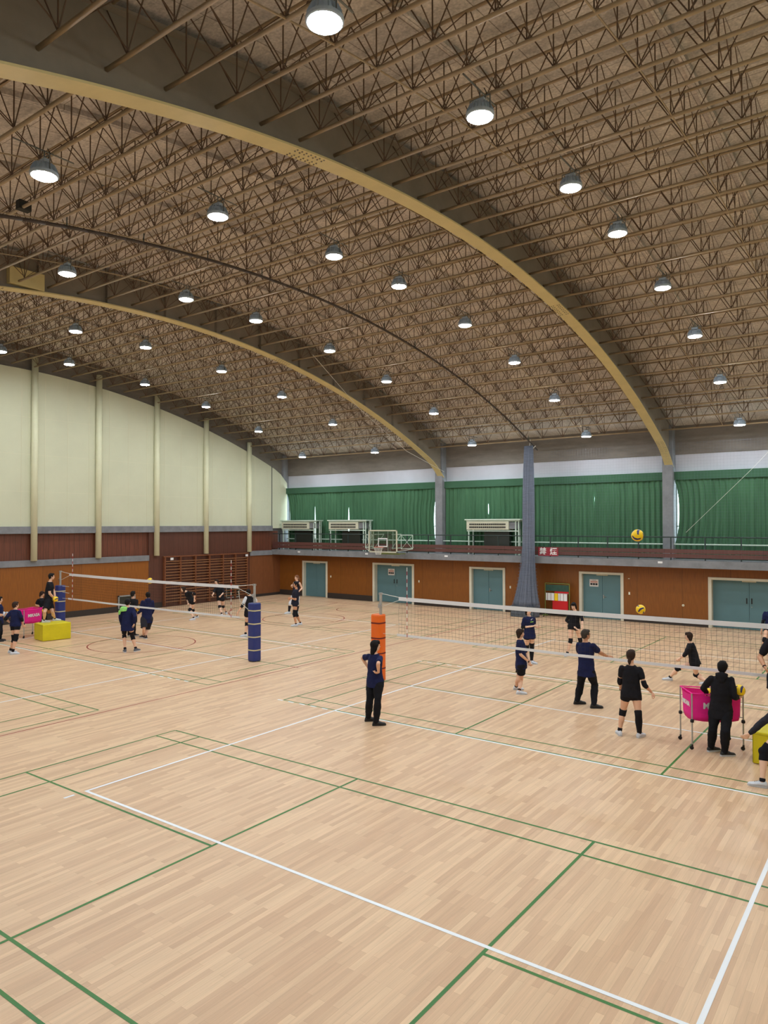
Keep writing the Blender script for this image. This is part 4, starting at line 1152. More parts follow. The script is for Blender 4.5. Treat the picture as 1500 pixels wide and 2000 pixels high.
    ell(b, HC+hu*0.020*k+hf*0.078*k, hf, hs, hu, 0.014*k, 0.045*k, 0.012*k)        # brow
    b.loft([[HC+hf*(0.080+a)*k+hu*z*k+hs*(w_*k)*math.cos(q*PI/3)+hf*(w_*0.8*k)*math.sin(q*PI/3) for q in range(6)] for a, z, w_ in ((0.004,0.012,0.008),(0.012,-0.008,0.011),(0.020,-0.026,0.015),(0.004,-0.034,0.012))])
    ell(b, HC-hu*0.052*k+hf*0.082*k, hf, hs, hu, 0.009*k, 0.022*k, 0.010*k)
    for sg in (1, -1):
        ell(b, HC+hs*sg*0.078*k-hf*0.004-hu*0.010*k, hf, hs, hu, 0.019*k, 0.009*k, 0.030*k, 8, 6)
        ell(b, HC+hs*sg*0.036*k+hf*0.070*k-hu*0.022*k, hf, hs, hu, 0.016*k, 0.020*k, 0.018*k, 8, 6)
    for X, sg in (('L',1),('R',-1)):
        pts, rd = limbpts(g['s'+X], g['e'+X], sc(UP)); limb(b, pts, rd)
        pts, rd = limbpts(g['e'+X], g['w'+X], sc(FO)); limb(b, pts, rd)
        pts, rd = limbpts(hp[X], g['k'+X], sc(TH)); limb(b, pts, rd)
        pts, rd = limbpts(g['k'+X], g['a'+X], sc(SH)); limb(b, pts, rd)
        # calf muscle at the back
        cdir = (g['f'+X]*-1); b.sphere(along(g['k'+X], g['a'+X], 0.33)+cdir*0.014, 0.050*k, 0.050*k, 0.09*k)
        # foot inside the shoe
        fd = g['f'+X].normalized(); limb(b, [g['a'+X]-up*0.03, g['a'+X]+fd*0.08*k-up*0.045, g['a'+X]+fd*0.14*k-up*0.058], [0.034*k,0.030*k,0.022*k], 10)
        hd = (g['h'+X]-g['w'+X]) if 'h'+X in g else (g['w'+X]-g['e'+X])
        hd = (hd.normalized()*0.7+(g['w'+X]-g['e'+X]).normalized()*0.3)
        pv = palm[0 if X == 'L' else 1]
        pn = V3(pv) if pv is not None else (-(side*sg)+fwd*0.3)
        hand(b, g['w'+X], hd, pn, k, X == 'R', curl[0 if X == 'L' else 1])
    bo = finish(b, 'body', SK[skin], root, vox, 5)
    # --- eyes, brows, lips
    e = MB()
    for sg in (1, -1):
        ell(e, HC+hs*sg*0.032*k+hf*0.0865*k+hu*0.004*k, hf, hs, hu, 0.006*k, 0.014*k, 0.0065*k, 8, 6)
        e.bar(HC+hs*sg*0.016*k+hf*0.091*k+hu*0.024*k, HC+hs*sg*0.050*k+hf*0.080*k+hu*0.026*k, 0.0035*k, 5)
    e.build('eyes_and_brows', M_EYE, bo)
    e = MB(); ell(e, HC-hu*0.053*k+hf*0.089*k, hf, hs, hu, 0.006*k, 0.021*k, 0.0065*k, 10, 6); e.build('lips', M_LIP, bo, smooth=True)
    # --- hair
    hb = MB()
    ell(hb, HC+hu*0.022*k-hf*0.016*k, hf, hs, hu, 0.096*k, 0.088*k, 0.102*k)
    ell(hb, HC+hu*0.080*k+hf*0.040*k, hf, hs, hu, 0.056*k, 0.062*k, 0.036*k)
    ell(hb, HC-hu*0.015*k-hf*0.050*k, hf, hs, hu, 0.052*k, 0.075*k, 0.075*k)
    if style in ('bob', 'long'):
        for sg in (1, -1):
            limb(hb, [HC+hs*sg*0.068*k+hu*0.03*k+hf*0.01, HC+hs*sg*0.074*k-hu*0.05*k-hf*0.008, HC+hs*sg*0.066*k-hu*0.10*k-hf*0.02], [0.030*k,0.026*k,0.018*k], 10)
        ell(hb, HC-hu*0.055*k-hf*0.045*k, hf, hs, hu, 0.045*k, 0.075*k, 0.085*k)
        ell(hb, HC+hu*0.055*k+hf*0.075*k, hf, hs, hu, 0.020*k, 0.060*k, 0.022*k)
    if style == 'long':
        rings = []
        for z, w_, d_, o_ in ((0.02,0.080,0.055,-0.040),(-0.06,0.082,0.055,-0.048),(-0.14,0.076,0.045,-0.060),(-0.21,0.066,0.034,-0.070),(-0.27,0.045,0.022,-0.075)):
            c = HC+up*z*k+hf*o_*k; rings.append([c+hs*w_*k*math.cos(2*PI*q/16)+hf*d_*k*math.sin(2*PI*q/16) for q in range(16)])
        hb.loft(rings)
    if style == 'pony':
        a = HC-hf*0.092*k-hu*0.02*k; limb(hb, [a, a-hf*0.035*k-up*0.02*k, a-hf*0.030*k-up*0.09*k, a-hf*0.012*k-up*0.16*k], [0.024*k,0.034*k,0.030*k,0.012*k], 10)
    if style == 'lowtail':
        a = HC-hf*0.085*k-hu*0.055*k; limb(hb, [a, a-hf*0.014*k-up*0.04*k, a-hf*0.010*k-up*0.10*k], [0.030*k,0.034*k,0.016*k], 10)
    if style == 'bun':
        hb.sphere(HC-hf*0.105*k-hu*0.03*k, 0.038*k, nu=12, nv=8)
    if style == 'cap':
        ell(hb, HC+hu*0.022*k-hf*0.004, hf, hs, hu, 0.104*k, 0.088*k, 0.098*k)
    finish(hb, 'hair', HR[hair], root, 0.008, 4, 0.010)
    # --- shirt
    sleeves = sleeves or shirt
    sb = MB(); torso(sb, -hem/0.55-0.02, 0.99, 0.019*k, 0.020, skirt=True)
    if sleeve > 0 and sleeves == shirt:
        for X in 'LR':
            a = min(1, sleeve); P_ = [(t, r*k+0.013+0.018*t) for t, r in UP if t < a]+[(a, 0.058*k if sleeve < 0.9 else 0.052*k)]
            pts, rd = limbpts(g['s'+X], g['e'+X], P_); limb(sb, pts, rd)
            if sleeve > 1:
                z = sleeve-1; P_ = [(0,0.052*k),(z*0.5,0.050*k),(z,0.040*k)]
                pts, rd = limbpts(g['e'+X], g['w'+X], P_); limb(sb, pts, rd)
    else:
        for X in 'LR': sb.sphere(along(g['s'+X], neck, 0.25), 0.055*k)
    finish(sb, 'shirt' if sleeve <= 1 else 'jacket', CL[shirt], root, 0.010, 5, 0.026)
    if sleeves != shirt:
        for X in 'LR':
            q = MB(); P_ = [(t, r*k+0.014+0.012*t) for t, r in UP if t < sleeve]+[(min(1, sleeve), 0.054*k)]
            pts, rd = limbpts(g['s'+X], g['e'+X], P_); limb(q, pts, rd); finish(q, 'sleeve', CL[sleeves], root, 0.009, 4, 0.008)
    if hood:
        q = MB(); ell(q, neck-fwd*0.080*k-spine*0.020*k, fwd, shs, spine, 0.046*k, 0.105*k, 0.080*k); ell(q, neck-fwd*0.095*k-spine*0.085*k, fwd, shs, spine, 0.034*k, 0.060*k, 0.060*k); limb(q, [neck+shs*0.085*k-fwd*0.01, neck+shs*0.05*k+fwd*0.06, neck-shs*0.05*k+fwd*0.06, neck-shs*0.085*k-fwd*0.01], [0.024*k]*4, 10)
        finish(q, 'hood', CL[shirt], root, 0.010, 5, 0.014)
    # --- bottoms
    pb = MB(); torso(pb, -0.16, 0.20, 0.012*k if bottom != 'pants' else 0.014*k)
    for X in 'LR':
        if bottom == 'pants':
            P_ = [(t, r*k+0.020) for t, r in TH]; pts, rd = limbpts(hp[X], g['k'+X], P_); limb(pb, pts, rd)
            P_ = [(0,0.078*k),(0.35,0.080*k),(0.7,0.066*k),(0.98,0.058*k)]; pts, rd = limbpts(g['k'+X], g['a'+X], P_); limb(pb, pts, rd)
        else:
            P_ = [(t, r*k+bloose) for t, r in TH if t < blen]
            import bisect
            r_end = 0.088 if blen < 0.3 else (0.074 if blen < 0.6 else 0.066)
            P_.append((blen, r_end*k+bloose*1.3))
            pts, rd = limbpts(hp[X], g['k'+X], P_)
            for i in range(len(pts)-1): pb.bar(pts[i], pts[i+1], rd[i], 16, rd[i+1])
            pb.sphere(pts[0], rd[0], nu=12, nv=8)
    finish(pb, 'trousers' if bottom == 'pants' else 'shorts', CL[bcol], root, 0.010, 4, 0.030 if bottom == 'pants' else 0.012)
    # --- knee pads / leg sleeves: (from, to) in leg units, 0 hip .. 1 knee .. 2 ankle
    def legr(t):
        P_ = TH if t <= 1 else SH; u = t if t <= 1 else t-1
        for i in range(len(P_)-1):
            if P_[i][0] <= u <= P_[i+1][0]:
                a = (u-P_[i][0])/(P_[i+1][0]-P_[i][0]); return (P_[i][1]+(P_[i+1][1]-P_[i][1])*a)*k
        return 0.035*k
    def legp(X, t): return along(hp[X], g['k'+X], t) if t <= 1 else along(g['k'+X], g['a'+X], t-1)
    for X, kk in (('L', kL), ('R', kR)):
        for rng in (kk or []):
            a, c = rng[0], rng[1]; q = MB(); n = max(3, int((c-a)/0.08)); ts = [a+(c-a)*i/n for i in range(n+1)]
            if a < 1 < c: ts = sorted(set(ts+[1.0]))
            for t1, t2 in zip(ts[:-1], ts[1:]): q.bar(legp(X, t1), legp(X, t2), legr(t1)+0.014, 14, legr(t2)+0.014)
            for t1 in ts[1:-1]: q.sphere(legp(X, t1), legr(t1)+0.014, nu=12, nv=8)
            if a < 1 < c: q.sphere(g['k'+X]+(fwd*0.5+body*0.5)*0.012, legr(1.0)+0.017, nu=12, nv=8)
            finish(q, 'knee_pad' if c-a < 0.8 else 'leg_sleeve', CL[rng[2] if len(rng) > 2 else 'black'], root, 0.009, 3)
        if bottom != 'pants':
            q = MB(); ah = sockh*1.0; top = 2-ah/(0.4)
            ts = [top, (top+2)/2, 2.0]
            for t1, t2 in zip(ts[:-1], ts[1:]): q.bar(legp(X, t1), legp(X, t2), legr(t1)+0.010, 14, legr(t2)+0.010)
            finish(q, 'sock', CL[socks], root, 0.009, 2)
    for X, ep in (('L', elbow[0]), ('R', elbow[1])):
        if ep:
            q = MB(); q.bar(along(g['s'+X], g['e'+X], 0.72), g['e'+X], 0.050*k, 14, 0.050*k); q.sphere(g['e'+X], 0.050*k); q.bar(g['e'+X], along(g['e'+X], g['w'+X], 0.30), 0.050*k, 14, 0.045*k)
            finish(q, 'elbow_pad', CL['black'], root, 0.009, 3)
    if wrist:
        q = MB(); a = along(g['e'+wrist], g['w'+wrist], 0.90); c = along(g['e'+wrist], g['w'+wrist], 0.99); q.bar(a, c, 0.031*k, 16, 0.031*k); q.build('wristband', CL['black'], root)
    # --- shoes
    for X in 'LR':
        fd = Vector((g['f'+X].x, g['f'+X].y, 0)).normalized(); fs = up.cross(fd); a = g['a'+X]; gz = a-up*0.085
        pit = 0.0
        o_ = MB(); rings = []
        for t, w_, h in ((-0.072,0.022,0.055),(-0.060,0.036,0.092),(-0.03,0.042,0.108),(0.0,0.044,0.110),(0.035,0.045,0.100),(0.07,0.048,0.082),(0.11,0.052,0.068),(0.15,0.050,0.060),(0.18,0.040,0.052),(0.198,0.020,0.036)):
            c = gz+fd*t*k; ring = []
            for q in range(14):
                an = 2*PI*q/14; x_ = math.cos(an); z_ = math.sin(an)
                zz = 0.014+(h-0.014)*(0.5+0.5*z_); taper = 1-0.45*max(0, z_)
                ring.append(c+fs*x_*w_*k*taper+up*zz*k)
            rings.append(ring)
        o_.loft(rings); sh = o_.build('shoe', SHOE[shoe], root, smooth=True)
        s_ = MB(); outline = []
        for t, w_ in ((-0.078,0.016),(-0.066,0.032),(-0.03,0.039),(0.03,0.038),(0.09,0.046),(0.13,0.049),(0.17,0.042),(0.195,0.024),(0.203,0.008)): outline.append((t, w_))
        lo = [gz+fd*t*k+fs*w_*k for t, w_ in outline]+[gz+fd*t*k-fs*w_*k for t, w_ in reversed(outline)]
        s_.loft([[p+up*0.001 for p in lo],[p+up*0.028*k for p in lo]]); s_.build('sole', M_SOLE if (sole or shoe) != 'black' else M_SOLEK, sh)
        tb = MB(); c = gz+fd*0.055*k; 
        for j in range(4):
            cc = gz+fd*(0.035+0.022*j)*k+up*(0.100-0.009*j)*k; tb.bar(cc-fs*0.020*k, cc+fs*0.020*k, 0.0035*k, 5)
        tb.build('laces', SHOE['grey'] if shoe == 'white' else SHOE['white'] if False else SHOE['grey'], sh)
    if extra: extra(root, g, dict(neck=neck, fwd=fwd, side=shs, spine=spine, k=k, hf=hf, hs=hs, hu=hu, HC=HC, pel=pel))
    return root

PE = {
 'coach_w': dict(H=1.71, head=(1.345,5.742,1.618), neck=(1.342,5.72,1.457), pel=(1.349,5.726,0.883), sL=(1.186,5.747,1.391), sR=(1.488,5.686,1.402), eL=(0.923,5.841,1.302), wL=(1.062,5.891,1.076), hL=(1.145,5.86,1.05), eR=(1.635,5.446,1.315), wR=(1.55,5.577,1.115), hR=(1.458,5.582,1.103), kL=(1.268,5.638,0.441), aL=(1.133,5.771,0.085), kR=(1.506,5.6,0.473), aR=(1.465,5.603,0.085), bdir=(0.048,0.999,0), hdir=(0.612,0.791,0), fL=(0.678,0.735,0), fR=(0.704,0.711,0)),
 'short_hair': dict(H=1.6, head=(2.581,10.085,1.458), neck=(2.575,10.082,1.305), pel=(2.6,10.094,0.662), sL=(2.57,10.267,1.194), sR=(2.608,9.911,1.235), eL=(2.65,10.249,0.918), wL=(2.779,10.079,0.816), hL=(2.807,10.076,0.729), eR=(2.638,9.937,0.963), wR=(2.734,10.045,0.776), hR=(2.787,10.048,0.67), kL=(2.555,10.011,0.316), aL=(2.381,10.252,0.085), kR=(2.57,10.141,0.285), aR=(2.655,9.857,0.085), bdir=(0.9,0.436,0), hdir=(0.915,0.404,0), fL=(0.884,0.467,0), fR=(0.858,0.513,0)),
 'clap': dict(H=1.66, head=(1.177,13.555,1.573), neck=(1.2,13.584,1.418), pel=(1.202,13.584,0.831), sL=(1.26,13.722,1.348), sR=(1.097,13.425,1.367), eL=(1.213,13.904,1.134), wL=(1.359,13.713,1.088), hL=(1.437,13.754,1.119), eR=(1.065,13.488,1.09), wR=(1.299,13.541,1.142), hR=(1.34,13.615,1.177), kL=(1.191,13.767,0.468), aL=(1.245,13.634,0.085), kR=(1.087,13.641,0.475), aR=(1.139,13.526,0.085), bdir=(0.866,-0.501,0), hdir=(0.906,-0.423,0), fL=(0.996,-0.088,0), fR=(0.966,-0.26,0)),
 'bent': dict(H=1.66, head=(1.771,15.636,1.565), neck=(1.81,15.673,1.405), pel=(1.769,15.657,0.919), sL=(1.956,15.747,1.387), sR=(1.711,15.617,1.341), eL=(2.062,15.595,1.169), wL=(2.122,15.463,0.97), hL=(2.113,15.443,0.878), eR=(1.635,15.749,1.099), wR=(1.818,15.784,0.866), hR=(1.915,15.816,0.828), kL=(1.929,15.774,0.497), aL=(1.954,15.873,0.085), kR=(1.705,15.535,0.475), aR=(1.624,15.456,0.085), bdir=(0.447,-0.895,0), hdir=(0.114,-0.994,-0.25), fL=(0.663,-0.749,0), fR=(0.027,-1,-0)),
 'man': dict(H=1.74, head=(4.4,9.715,1.63), neck=(4.396,9.695,1.468), pel=(4.415,9.702,0.799), sL=(4.247,9.736,1.381), sR=(4.593,9.672,1.414), eL=(4.176,9.901,1.143), wL=(4.255,10.119,1.026), hL=(4.313,10.194,1.021), eR=(4.625,9.898,1.222), wR=(4.739,10.107,1.121), hR=(4.833,10.105,1.106), kL=(4.213,9.85,0.418), aL=(4.166,9.756,0.085), kR=(4.541,9.883,0.476), aR=(4.61,9.627,0.085), bdir=(0.161,0.987,0), hdir=(0.633,0.775,0), fL=(0.757,0.653,0), fR=(0.811,0.584,0)),
 'back': dict(H=1.68, head=(5.983,7.952,1.581), neck=(5.983,7.931,1.408), pel=(5.984,7.931,0.818), sL=(5.836,7.884,1.332), sR=(6.125,7.975,1.322), eL=(5.762,7.929,1.056), wL=(5.736,8.078,0.857), hL=(5.763,8.023,0.789), eR=(6.238,7.948,1.038), wR=(6.315,8.125,0.879), hR=(6.375,8.123,0.807), kL=(5.805,7.958,0.433), aL=(5.77,7.88,0.085), kR=(6.143,7.861,0.468), aR=(6.129,7.96,0.085), bdir=(-0.302,0.953,0), hdir=(0.042,0.999,0), fL=(-0.539,0.843,0), fR=(0.215,0.977,0)),
 'runner': dict(H=1.6, head=(5.697,13.651,1.212), neck=(5.736,13.66,1.054), pel=(5.843,13.686,0.517), sL=(5.782,13.499,1), sR=(5.688,13.822,0.947), eL=(5.661,13.429,0.758), wL=(5.487,13.51,0.62), hL=(5.429,13.537,0.56), eR=(5.555,13.831,0.706), wR=(5.477,13.622,0.629), hR=(5.441,13.557,0.581), kL=(5.835,13.823,0.199), aL=(6.138,13.653,0.085), kR=(5.434,13.578,0.353), aR=(5.216,13.639,0.085), bdir=(-0.972,-0.233,-0), hdir=(-0.948,-0.317,0), fL=(-0.972,-0.233,-0), fR=(-0.972,-0.233,-0)),
 'hooded': dict(H=1.68, head=(7.667,7.821,1.569), neck=(7.656,7.798,1.441), pel=(7.637,7.795,0.805), sL=(7.512,7.769,1.352), sR=(7.798,7.827,1.362), eL=(7.326,7.848,1.144), wL=(7.345,8.061,1.02), eR=(7.794,7.76,1.063), wR=(7.862,7.994,1.012), hR=(7.912,8.07,1.022), kL=(7.516,7.709,0.438), aL=(7.453,7.854,0.085), kR=(7.746,7.618,0.467), aR=(7.709,7.713,0.085), bdir=(-0.2,0.98,0), hdir=(-0.027,1,0), fL=(0.622,0.783,0), fR=(0.748,0.663,0)),
 'far_right': dict(H=1.64, head=(6.657,20.525,1.484), neck=(6.637,20.542,1.277), pel=(6.632,20.541,0.666), sL=(6.814,20.568,1.185), sR=(6.473,20.518,1.183), eL=(6.875,20.541,0.906), wL=(6.877,20.506,0.64), eR=(6.416,20.47,0.877), wR=(6.375,20.423,0.59), kL=(6.775,20.355,0.364), aL=(6.732,20.643,0.085), kR=(6.495,20.213,0.339), aR=(6.43,20.425,0.085), bdir=(0.143,-0.99,0), hdir=(0.143,-0.99,0), fL=(0.313,-0.95,0), fR=(-0.031,-1,-0)),
 'on_box_r': dict(H=1.76, head=(8.526,8.634,2.243), neck=(8.49,8.648,2.078), pel=(8.483,8.647,1.42), sL=(8.644,8.732,1.997), sR=(8.3,8.559,1.978), eL=(8.759,8.859,1.747), wL=(8.692,8.703,1.548), eR=(8.172,8.491,1.701), wR=(8.284,8.299,1.565), kL=(8.591,8.55,1.032), aL=(8.583,8.708,0.645), kR=(8.377,8.426,1.026), aR=(8.35,8.581,0.645), bdir=(0.464,-0.886,0), hdir=(-0.214,-0.977,0), fL=(0.464,-0.886,0), fR=(0.133,-0.991,0)),
 'strider': dict(H=1.74, head=(8.861,6.828,1.565), neck=(8.837,6.83,1.34), pel=(8.761,6.821,0.912), sL=(8.73,6.639,1.233), sR=(8.929,7.02,1.209), eL=(8.522,6.552,1.007), wL=(8.327,6.466,0.798), hL=(8.242,6.435,0.742), eR=(9.12,7.176,1.04), wR=(9.215,7.279,0.825), kL=(8.517,6.558,0.524), aL=(8.514,6.397,0.085), kR=(8.892,7.029,0.457), aR=(9.066,7.252,0.085), bdir=(-0.925,-0.379,-0), hdir=(-0.955,-0.297,0), fL=(-0.999,-0.04,0), fR=(-0.796,-0.606,-0)),
 'tee_l': dict(H=1.74, head=(-10.07,15.439,1.681), neck=(-10.06,15.456,1.499), pel=(-10.101,15.417,0.918), sL=(-9.932,15.334,1.439), sR=(-10.257,15.513,1.398), eL=(-9.942,15.276,1.092), wL=(-9.955,15.031,1.169), hL=(-9.955,14.936,1.177), eR=(-10.364,15.542,1.121), wR=(-10.59,15.653,1.059), kL=(-10.015,15.285,0.498), aL=(-9.94,15.302,0.085), kR=(-10.135,15.522,0.466), aR=(-10.073,15.708,0.085), bdir=(-0.528,-0.849,-0), hdir=(-0.6,-0.8,0), fL=(-0.668,-0.745,-0), fR=(-0.6,-0.8,-0)),
 'tank': dict(H=1.78, head=(-12.858,18.46,1.665), neck=(-12.863,18.475,1.512), pel=(-12.898,18.441,0.904), sL=(-12.675,18.471,1.423), sR=(-13.052,18.478,1.405), eL=(-12.809,18.599,1.18), wL=(-12.698,18.401,1.048), eR=(-13.255,18.581,1.202), wR=(-13.115,18.377,1.289), kL=(-12.753,18.413,0.482), aL=(-12.871,18.492,0.085), kR=(-13.09,18.252,0.474), aR=(-13.12,18.206,0.085), bdir=(-0.026,-1,-0), hdir=(-0.284,-0.959,0), fL=(0.234,-0.972,-0), fR=(-0.595,-0.804,-0)),
 'lean_l': dict(H=1.64, head=(-15.438,13.954,1.332), neck=(-15.357,14.06,1.224), pel=(-15.202,14.251,0.78), sL=(-15.106,14.101,1.24), sR=(-15.466,14.195,1.135), eL=(-14.838,14.105,1.151), wL=(-14.889,14.121,0.914), hL=(-14.874,14.125,0.824), eR=(-15.3,14.129,0.915), wR=(-15.179,14.049,0.721), kL=(-15.263,14.343,0.389), aL=(-15.333,14.631,0.085), kR=(-15.143,14.085,0.435), aR=(-14.891,14.093,0.085), bdir=(-0.485,-0.874,-0), hdir=(-0.63,-0.777,0), fL=(-0.326,-0.945,-0), fR=(-0.485,-0.874,-0)),
 'ready_l': dict(H=1.66, head=(-15.416,15.815,1.542), neck=(-15.378,15.888,1.307), pel=(-15.307,15.969,0.746), sL=(-15.184,16.02,1.212), sR=(-15.537,15.797,1.197), eL=(-14.981,15.879,1.071), wL=(-14.924,15.671,0.956), eR=(-15.36,15.612,1.071), wR=(-15.23,15.426,0.971), kL=(-15.345,16.145,0.387), aL=(-15.424,16.394,0.085), kR=(-15.219,15.834,0.397), aR=(-14.999,15.764,0.085), bdir=(0.482,-0.876,-0), hdir=(0.239,-0.971,0), fL=(0.856,-0.517,0), fR=(0.323,-0.946,-0)),
 'white_sl': dict(H=1.72, head=(-9.587,12.354,1.638), neck=(-9.538,12.379,1.503), pel=(-9.547,12.369,0.849), sL=(-9.573,12.251,1.452), sR=(-9.481,12.53,1.419), eL=(-9.653,12.114,1.151), wL=(-9.741,11.976,0.919), hL=(-9.763,11.938,0.832), eR=(-9.558,12.748,1.236), wR=(-9.68,12.844,1.036), kL=(-9.656,12.34,0.452), aL=(-9.557,12.178,0.085), kR=(-9.45,12.4,0.447), aR=(-9.565,12.531,0.085), bdir=(-0.92,0.392,0), hdir=(-0.838,0.546,0), fL=(-0.891,-0.453,0), fR=(-0.838,0.546,0)),
 'navy_bk': dict(H=1.73, head=(-10.325,7.707,1.624), neck=(-10.311,7.692,1.469), pel=(-10.309,7.695,0.859), sL=(-10.391,7.575,1.392), sR=(-10.224,7.82,1.379), eL=(-10.499,7.585,1.115), wL=(-10.572,7.656,0.879), eR=(-10.029,7.733,1.172), wR=(-10.112,7.798,0.937), hR=(-10.102,7.786,0.829), kL=(-10.522,7.72,0.542), aL=(-10.329,7.624,0.085), kR=(-10.354,7.913,0.495), aR=(-10.18,7.925,0.085), bdir=(-0.826,0.564,0), hdir=(-0.716,0.699,0), fL=(-0.911,0.412,0), fR=(-0.27,0.963,0)),
 'ball_mid': dict(H=1.68, head=(-13.145,9.848,1.565), neck=(-13.13,9.839,1.408), pel=(-13.147,9.813,0.68), sL=(-13.261,9.803,1.307), sR=(-13.014,9.852,1.308), eL=(-13.363,9.849,1.042), wL=(-13.447,10.054,0.932), eR=(-12.896,9.759,1.061), wR=(-13.055,9.943,1.012), kL=(-13.021,9.644,0.372), aL=(-13.265,9.764,0.085), kR=(-12.855,9.675,0.382), aR=(-13.05,9.835,0.085), bdir=(-0.432,0.902,0), hdir=(-0.269,0.963,0), fL=(-0.432,0.902,0), fR=(0.076,0.997,0)),
 'hoodie_bk': dict(H=1.7, head=(-12.25,9.86,1.572), neck=(-12.239,9.842,1.419), pel=(-12.255,9.82,0.705), sL=(-12.287,9.695,1.315), sR=(-12.197,9.982,1.295), eL=(-12.319,9.683,1.025), wL=(-12.541,9.647,0.909), eR=(-12.194,9.994,1.003), wR=(-12.285,9.987,0.768), kL=(-12.164,9.637,0.362), aL=(-12.419,9.794,0.085), kR=(-12.409,9.931,0.285), aR=(-12.173,9.729,0.085), bdir=(-0.938,0.347,0), hdir=(-0.904,0.428,0), fL=(-0.997,-0.082,0), fR=(-0.964,0.264,0)),
 'edge_l': dict(H=1.66, head=(-15.934,6.281,1.487), neck=(-15.942,6.272,1.336), pel=(-15.944,6.267,0.751), sL=(-16.07,6.403,1.255), sR=(-15.814,6.142,1.276), eL=(-16.169,6.473,0.997), wL=(-15.927,6.436,0.977), eR=(-15.938,6.183,1.022), wR=(-15.692,6.165,1.002), kL=(-15.811,6.256,0.401), aL=(-16.009,6.333,0.085), kR=(-15.689,6.128,0.426), aR=(-15.883,6.194,0.085), bdir=(0.582,0.814,0), hdir=(0.508,0.861,0), fL=(0.431,0.902,0), fR=(0.431,0.902,0)),
 'kneepad_l': dict(H=1.66, head=(-13.055,5.411,1.562), neck=(-13.046,5.402,1.427), pel=(-13.042,5.409,0.923), sL=(-13.221,5.349,1.355), sR=(-12.877,5.441,1.37), eL=(-13.144,5.177,1.141), wL=(-13.24,5.343,0.988), eR=(-12.962,5.495,1.103), wR=(-13.023,5.62,0.901), hR=(-13.012,5.698,0.856), kL=(-13.098,5.386,0.445), aL=(-13.274,5.367,0.085), kR=(-12.925,5.363,0.501), aR=(-12.906,5.257,0.085), bdir=(-0.236,0.972,0), hdir=(0.024,1,0), fL=(0.364,0.931,0), fR=(0.364,0.931,0)),
 'cart_l': dict(H=1.6, head=(-17.797,8.847,1.39), neck=(-17.815,8.838,1.234), pel=(-17.793,8.88,0.609), sL=(-17.873,9.02,1.156), sR=(-17.765,8.642,1.176), eL=(-17.689,8.982,0.957), wL=(-17.572,8.809,0.845), eR=(-17.934,8.655,0.961), wR=(-17.829,8.828,0.835), kL=(-17.974,9.081,0.282), aL=(-17.688,8.927,0.085), kR=(-17.597,8.716,0.35), aR=(-17.873,8.877,0.085), bdir=(0.894,0.448,0), hdir=(0.748,0.664,-0.35), fL=(0.852,0.524,0), fR=(0.852,0.524,0)),
 'on_box_l': dict(H=1.75, head=(-15.198,7.802,2.26), neck=(-15.22,7.759,2.075), pel=(-15.241,7.72,1.39), sL=(-15.364,7.877,1.926), sR=(-15.098,7.601,1.94), eL=(-15.184,7.862,1.685), wL=(-15.01,7.795,1.504), eR=(-15.118,7.678,1.649), wR=(-15.141,7.803,1.424), kL=(-15.103,7.795,0.965), aL=(-15.285,7.991,0.685), kR=(-14.999,7.444,1.007), aR=(-15.164,7.509,0.685), bdir=(0.403,0.915,0), hdir=(0.451,0.893,0), fL=(0.451,0.893,0), fR=(0.451,0.893,0)),
}

def logo(root, g, a):
    q = MB(); k = a['k']; c = g['neck'] if False else a['neck']
    s = a['side']; f = a['fwd']; u = a['spine']
    ctr = a['neck']-u*0.115*k+f*0.140*k-s*0.015*k
    # small pale mark above a lime stripe on the chest
    for p0, p1 in (((-0.03,0.03),(-0.012,0.012)),((-0.012,0.012),(0.004,0.045)),((0.004,0.045),(0.03,0.055))):
        q.bar(ctr+s*p0[0]+u*p0[1], ctr+s*p1[0]+u*p1[1], 0.007, 5)
    q.build('chest_mark', CL['white'], root)
    q = MB(); q.bar(ctr-s*0.045-u*0.045+f*0.004, ctr+s*0.055-u*0.035+f*0.004, 0.013, 6); q.build('chest_stripe', CL['trim'], root)
def bib(root, g, a):
    q = MB(); s = a['side']; f = a['fwd']; u = a['spine']; n = a['neck']
    rows = [(0.01,0.13,0.11,0.10),(-0.03,0.17,0.17,0.06),(-0.10,0.20,0.185,-0.03),(-0.17,0.14,0.18,0.03),(-0.26,0.10,0.16,0.09)]
    c = n+s*0.13-f*0.03
    rings = []
    for z, l, d_, o in ((0.015,0.10,0.11,0.0),(-0.03,0.12,0.135,0.01),(-0.09,0.12,0.14,0.02),(-0.125,0.10,0.135,0.03)):
        rings.append([c+s*(o-0.035+l*math.cos(2*PI*t/16))+f*d_*math.sin(2*PI*t/16)+u*z for t in range(16)])
    q.loft(rings)
    q.bar(c+s*0.10-u*0.10-f*0.02, c+s*0.12-u*0.24-f*0.01, 0.045, 10, 0.03)
    o = finish(q, 'shoulder_cloth', CL['lime'], root, 0.012, 4, 0.02)

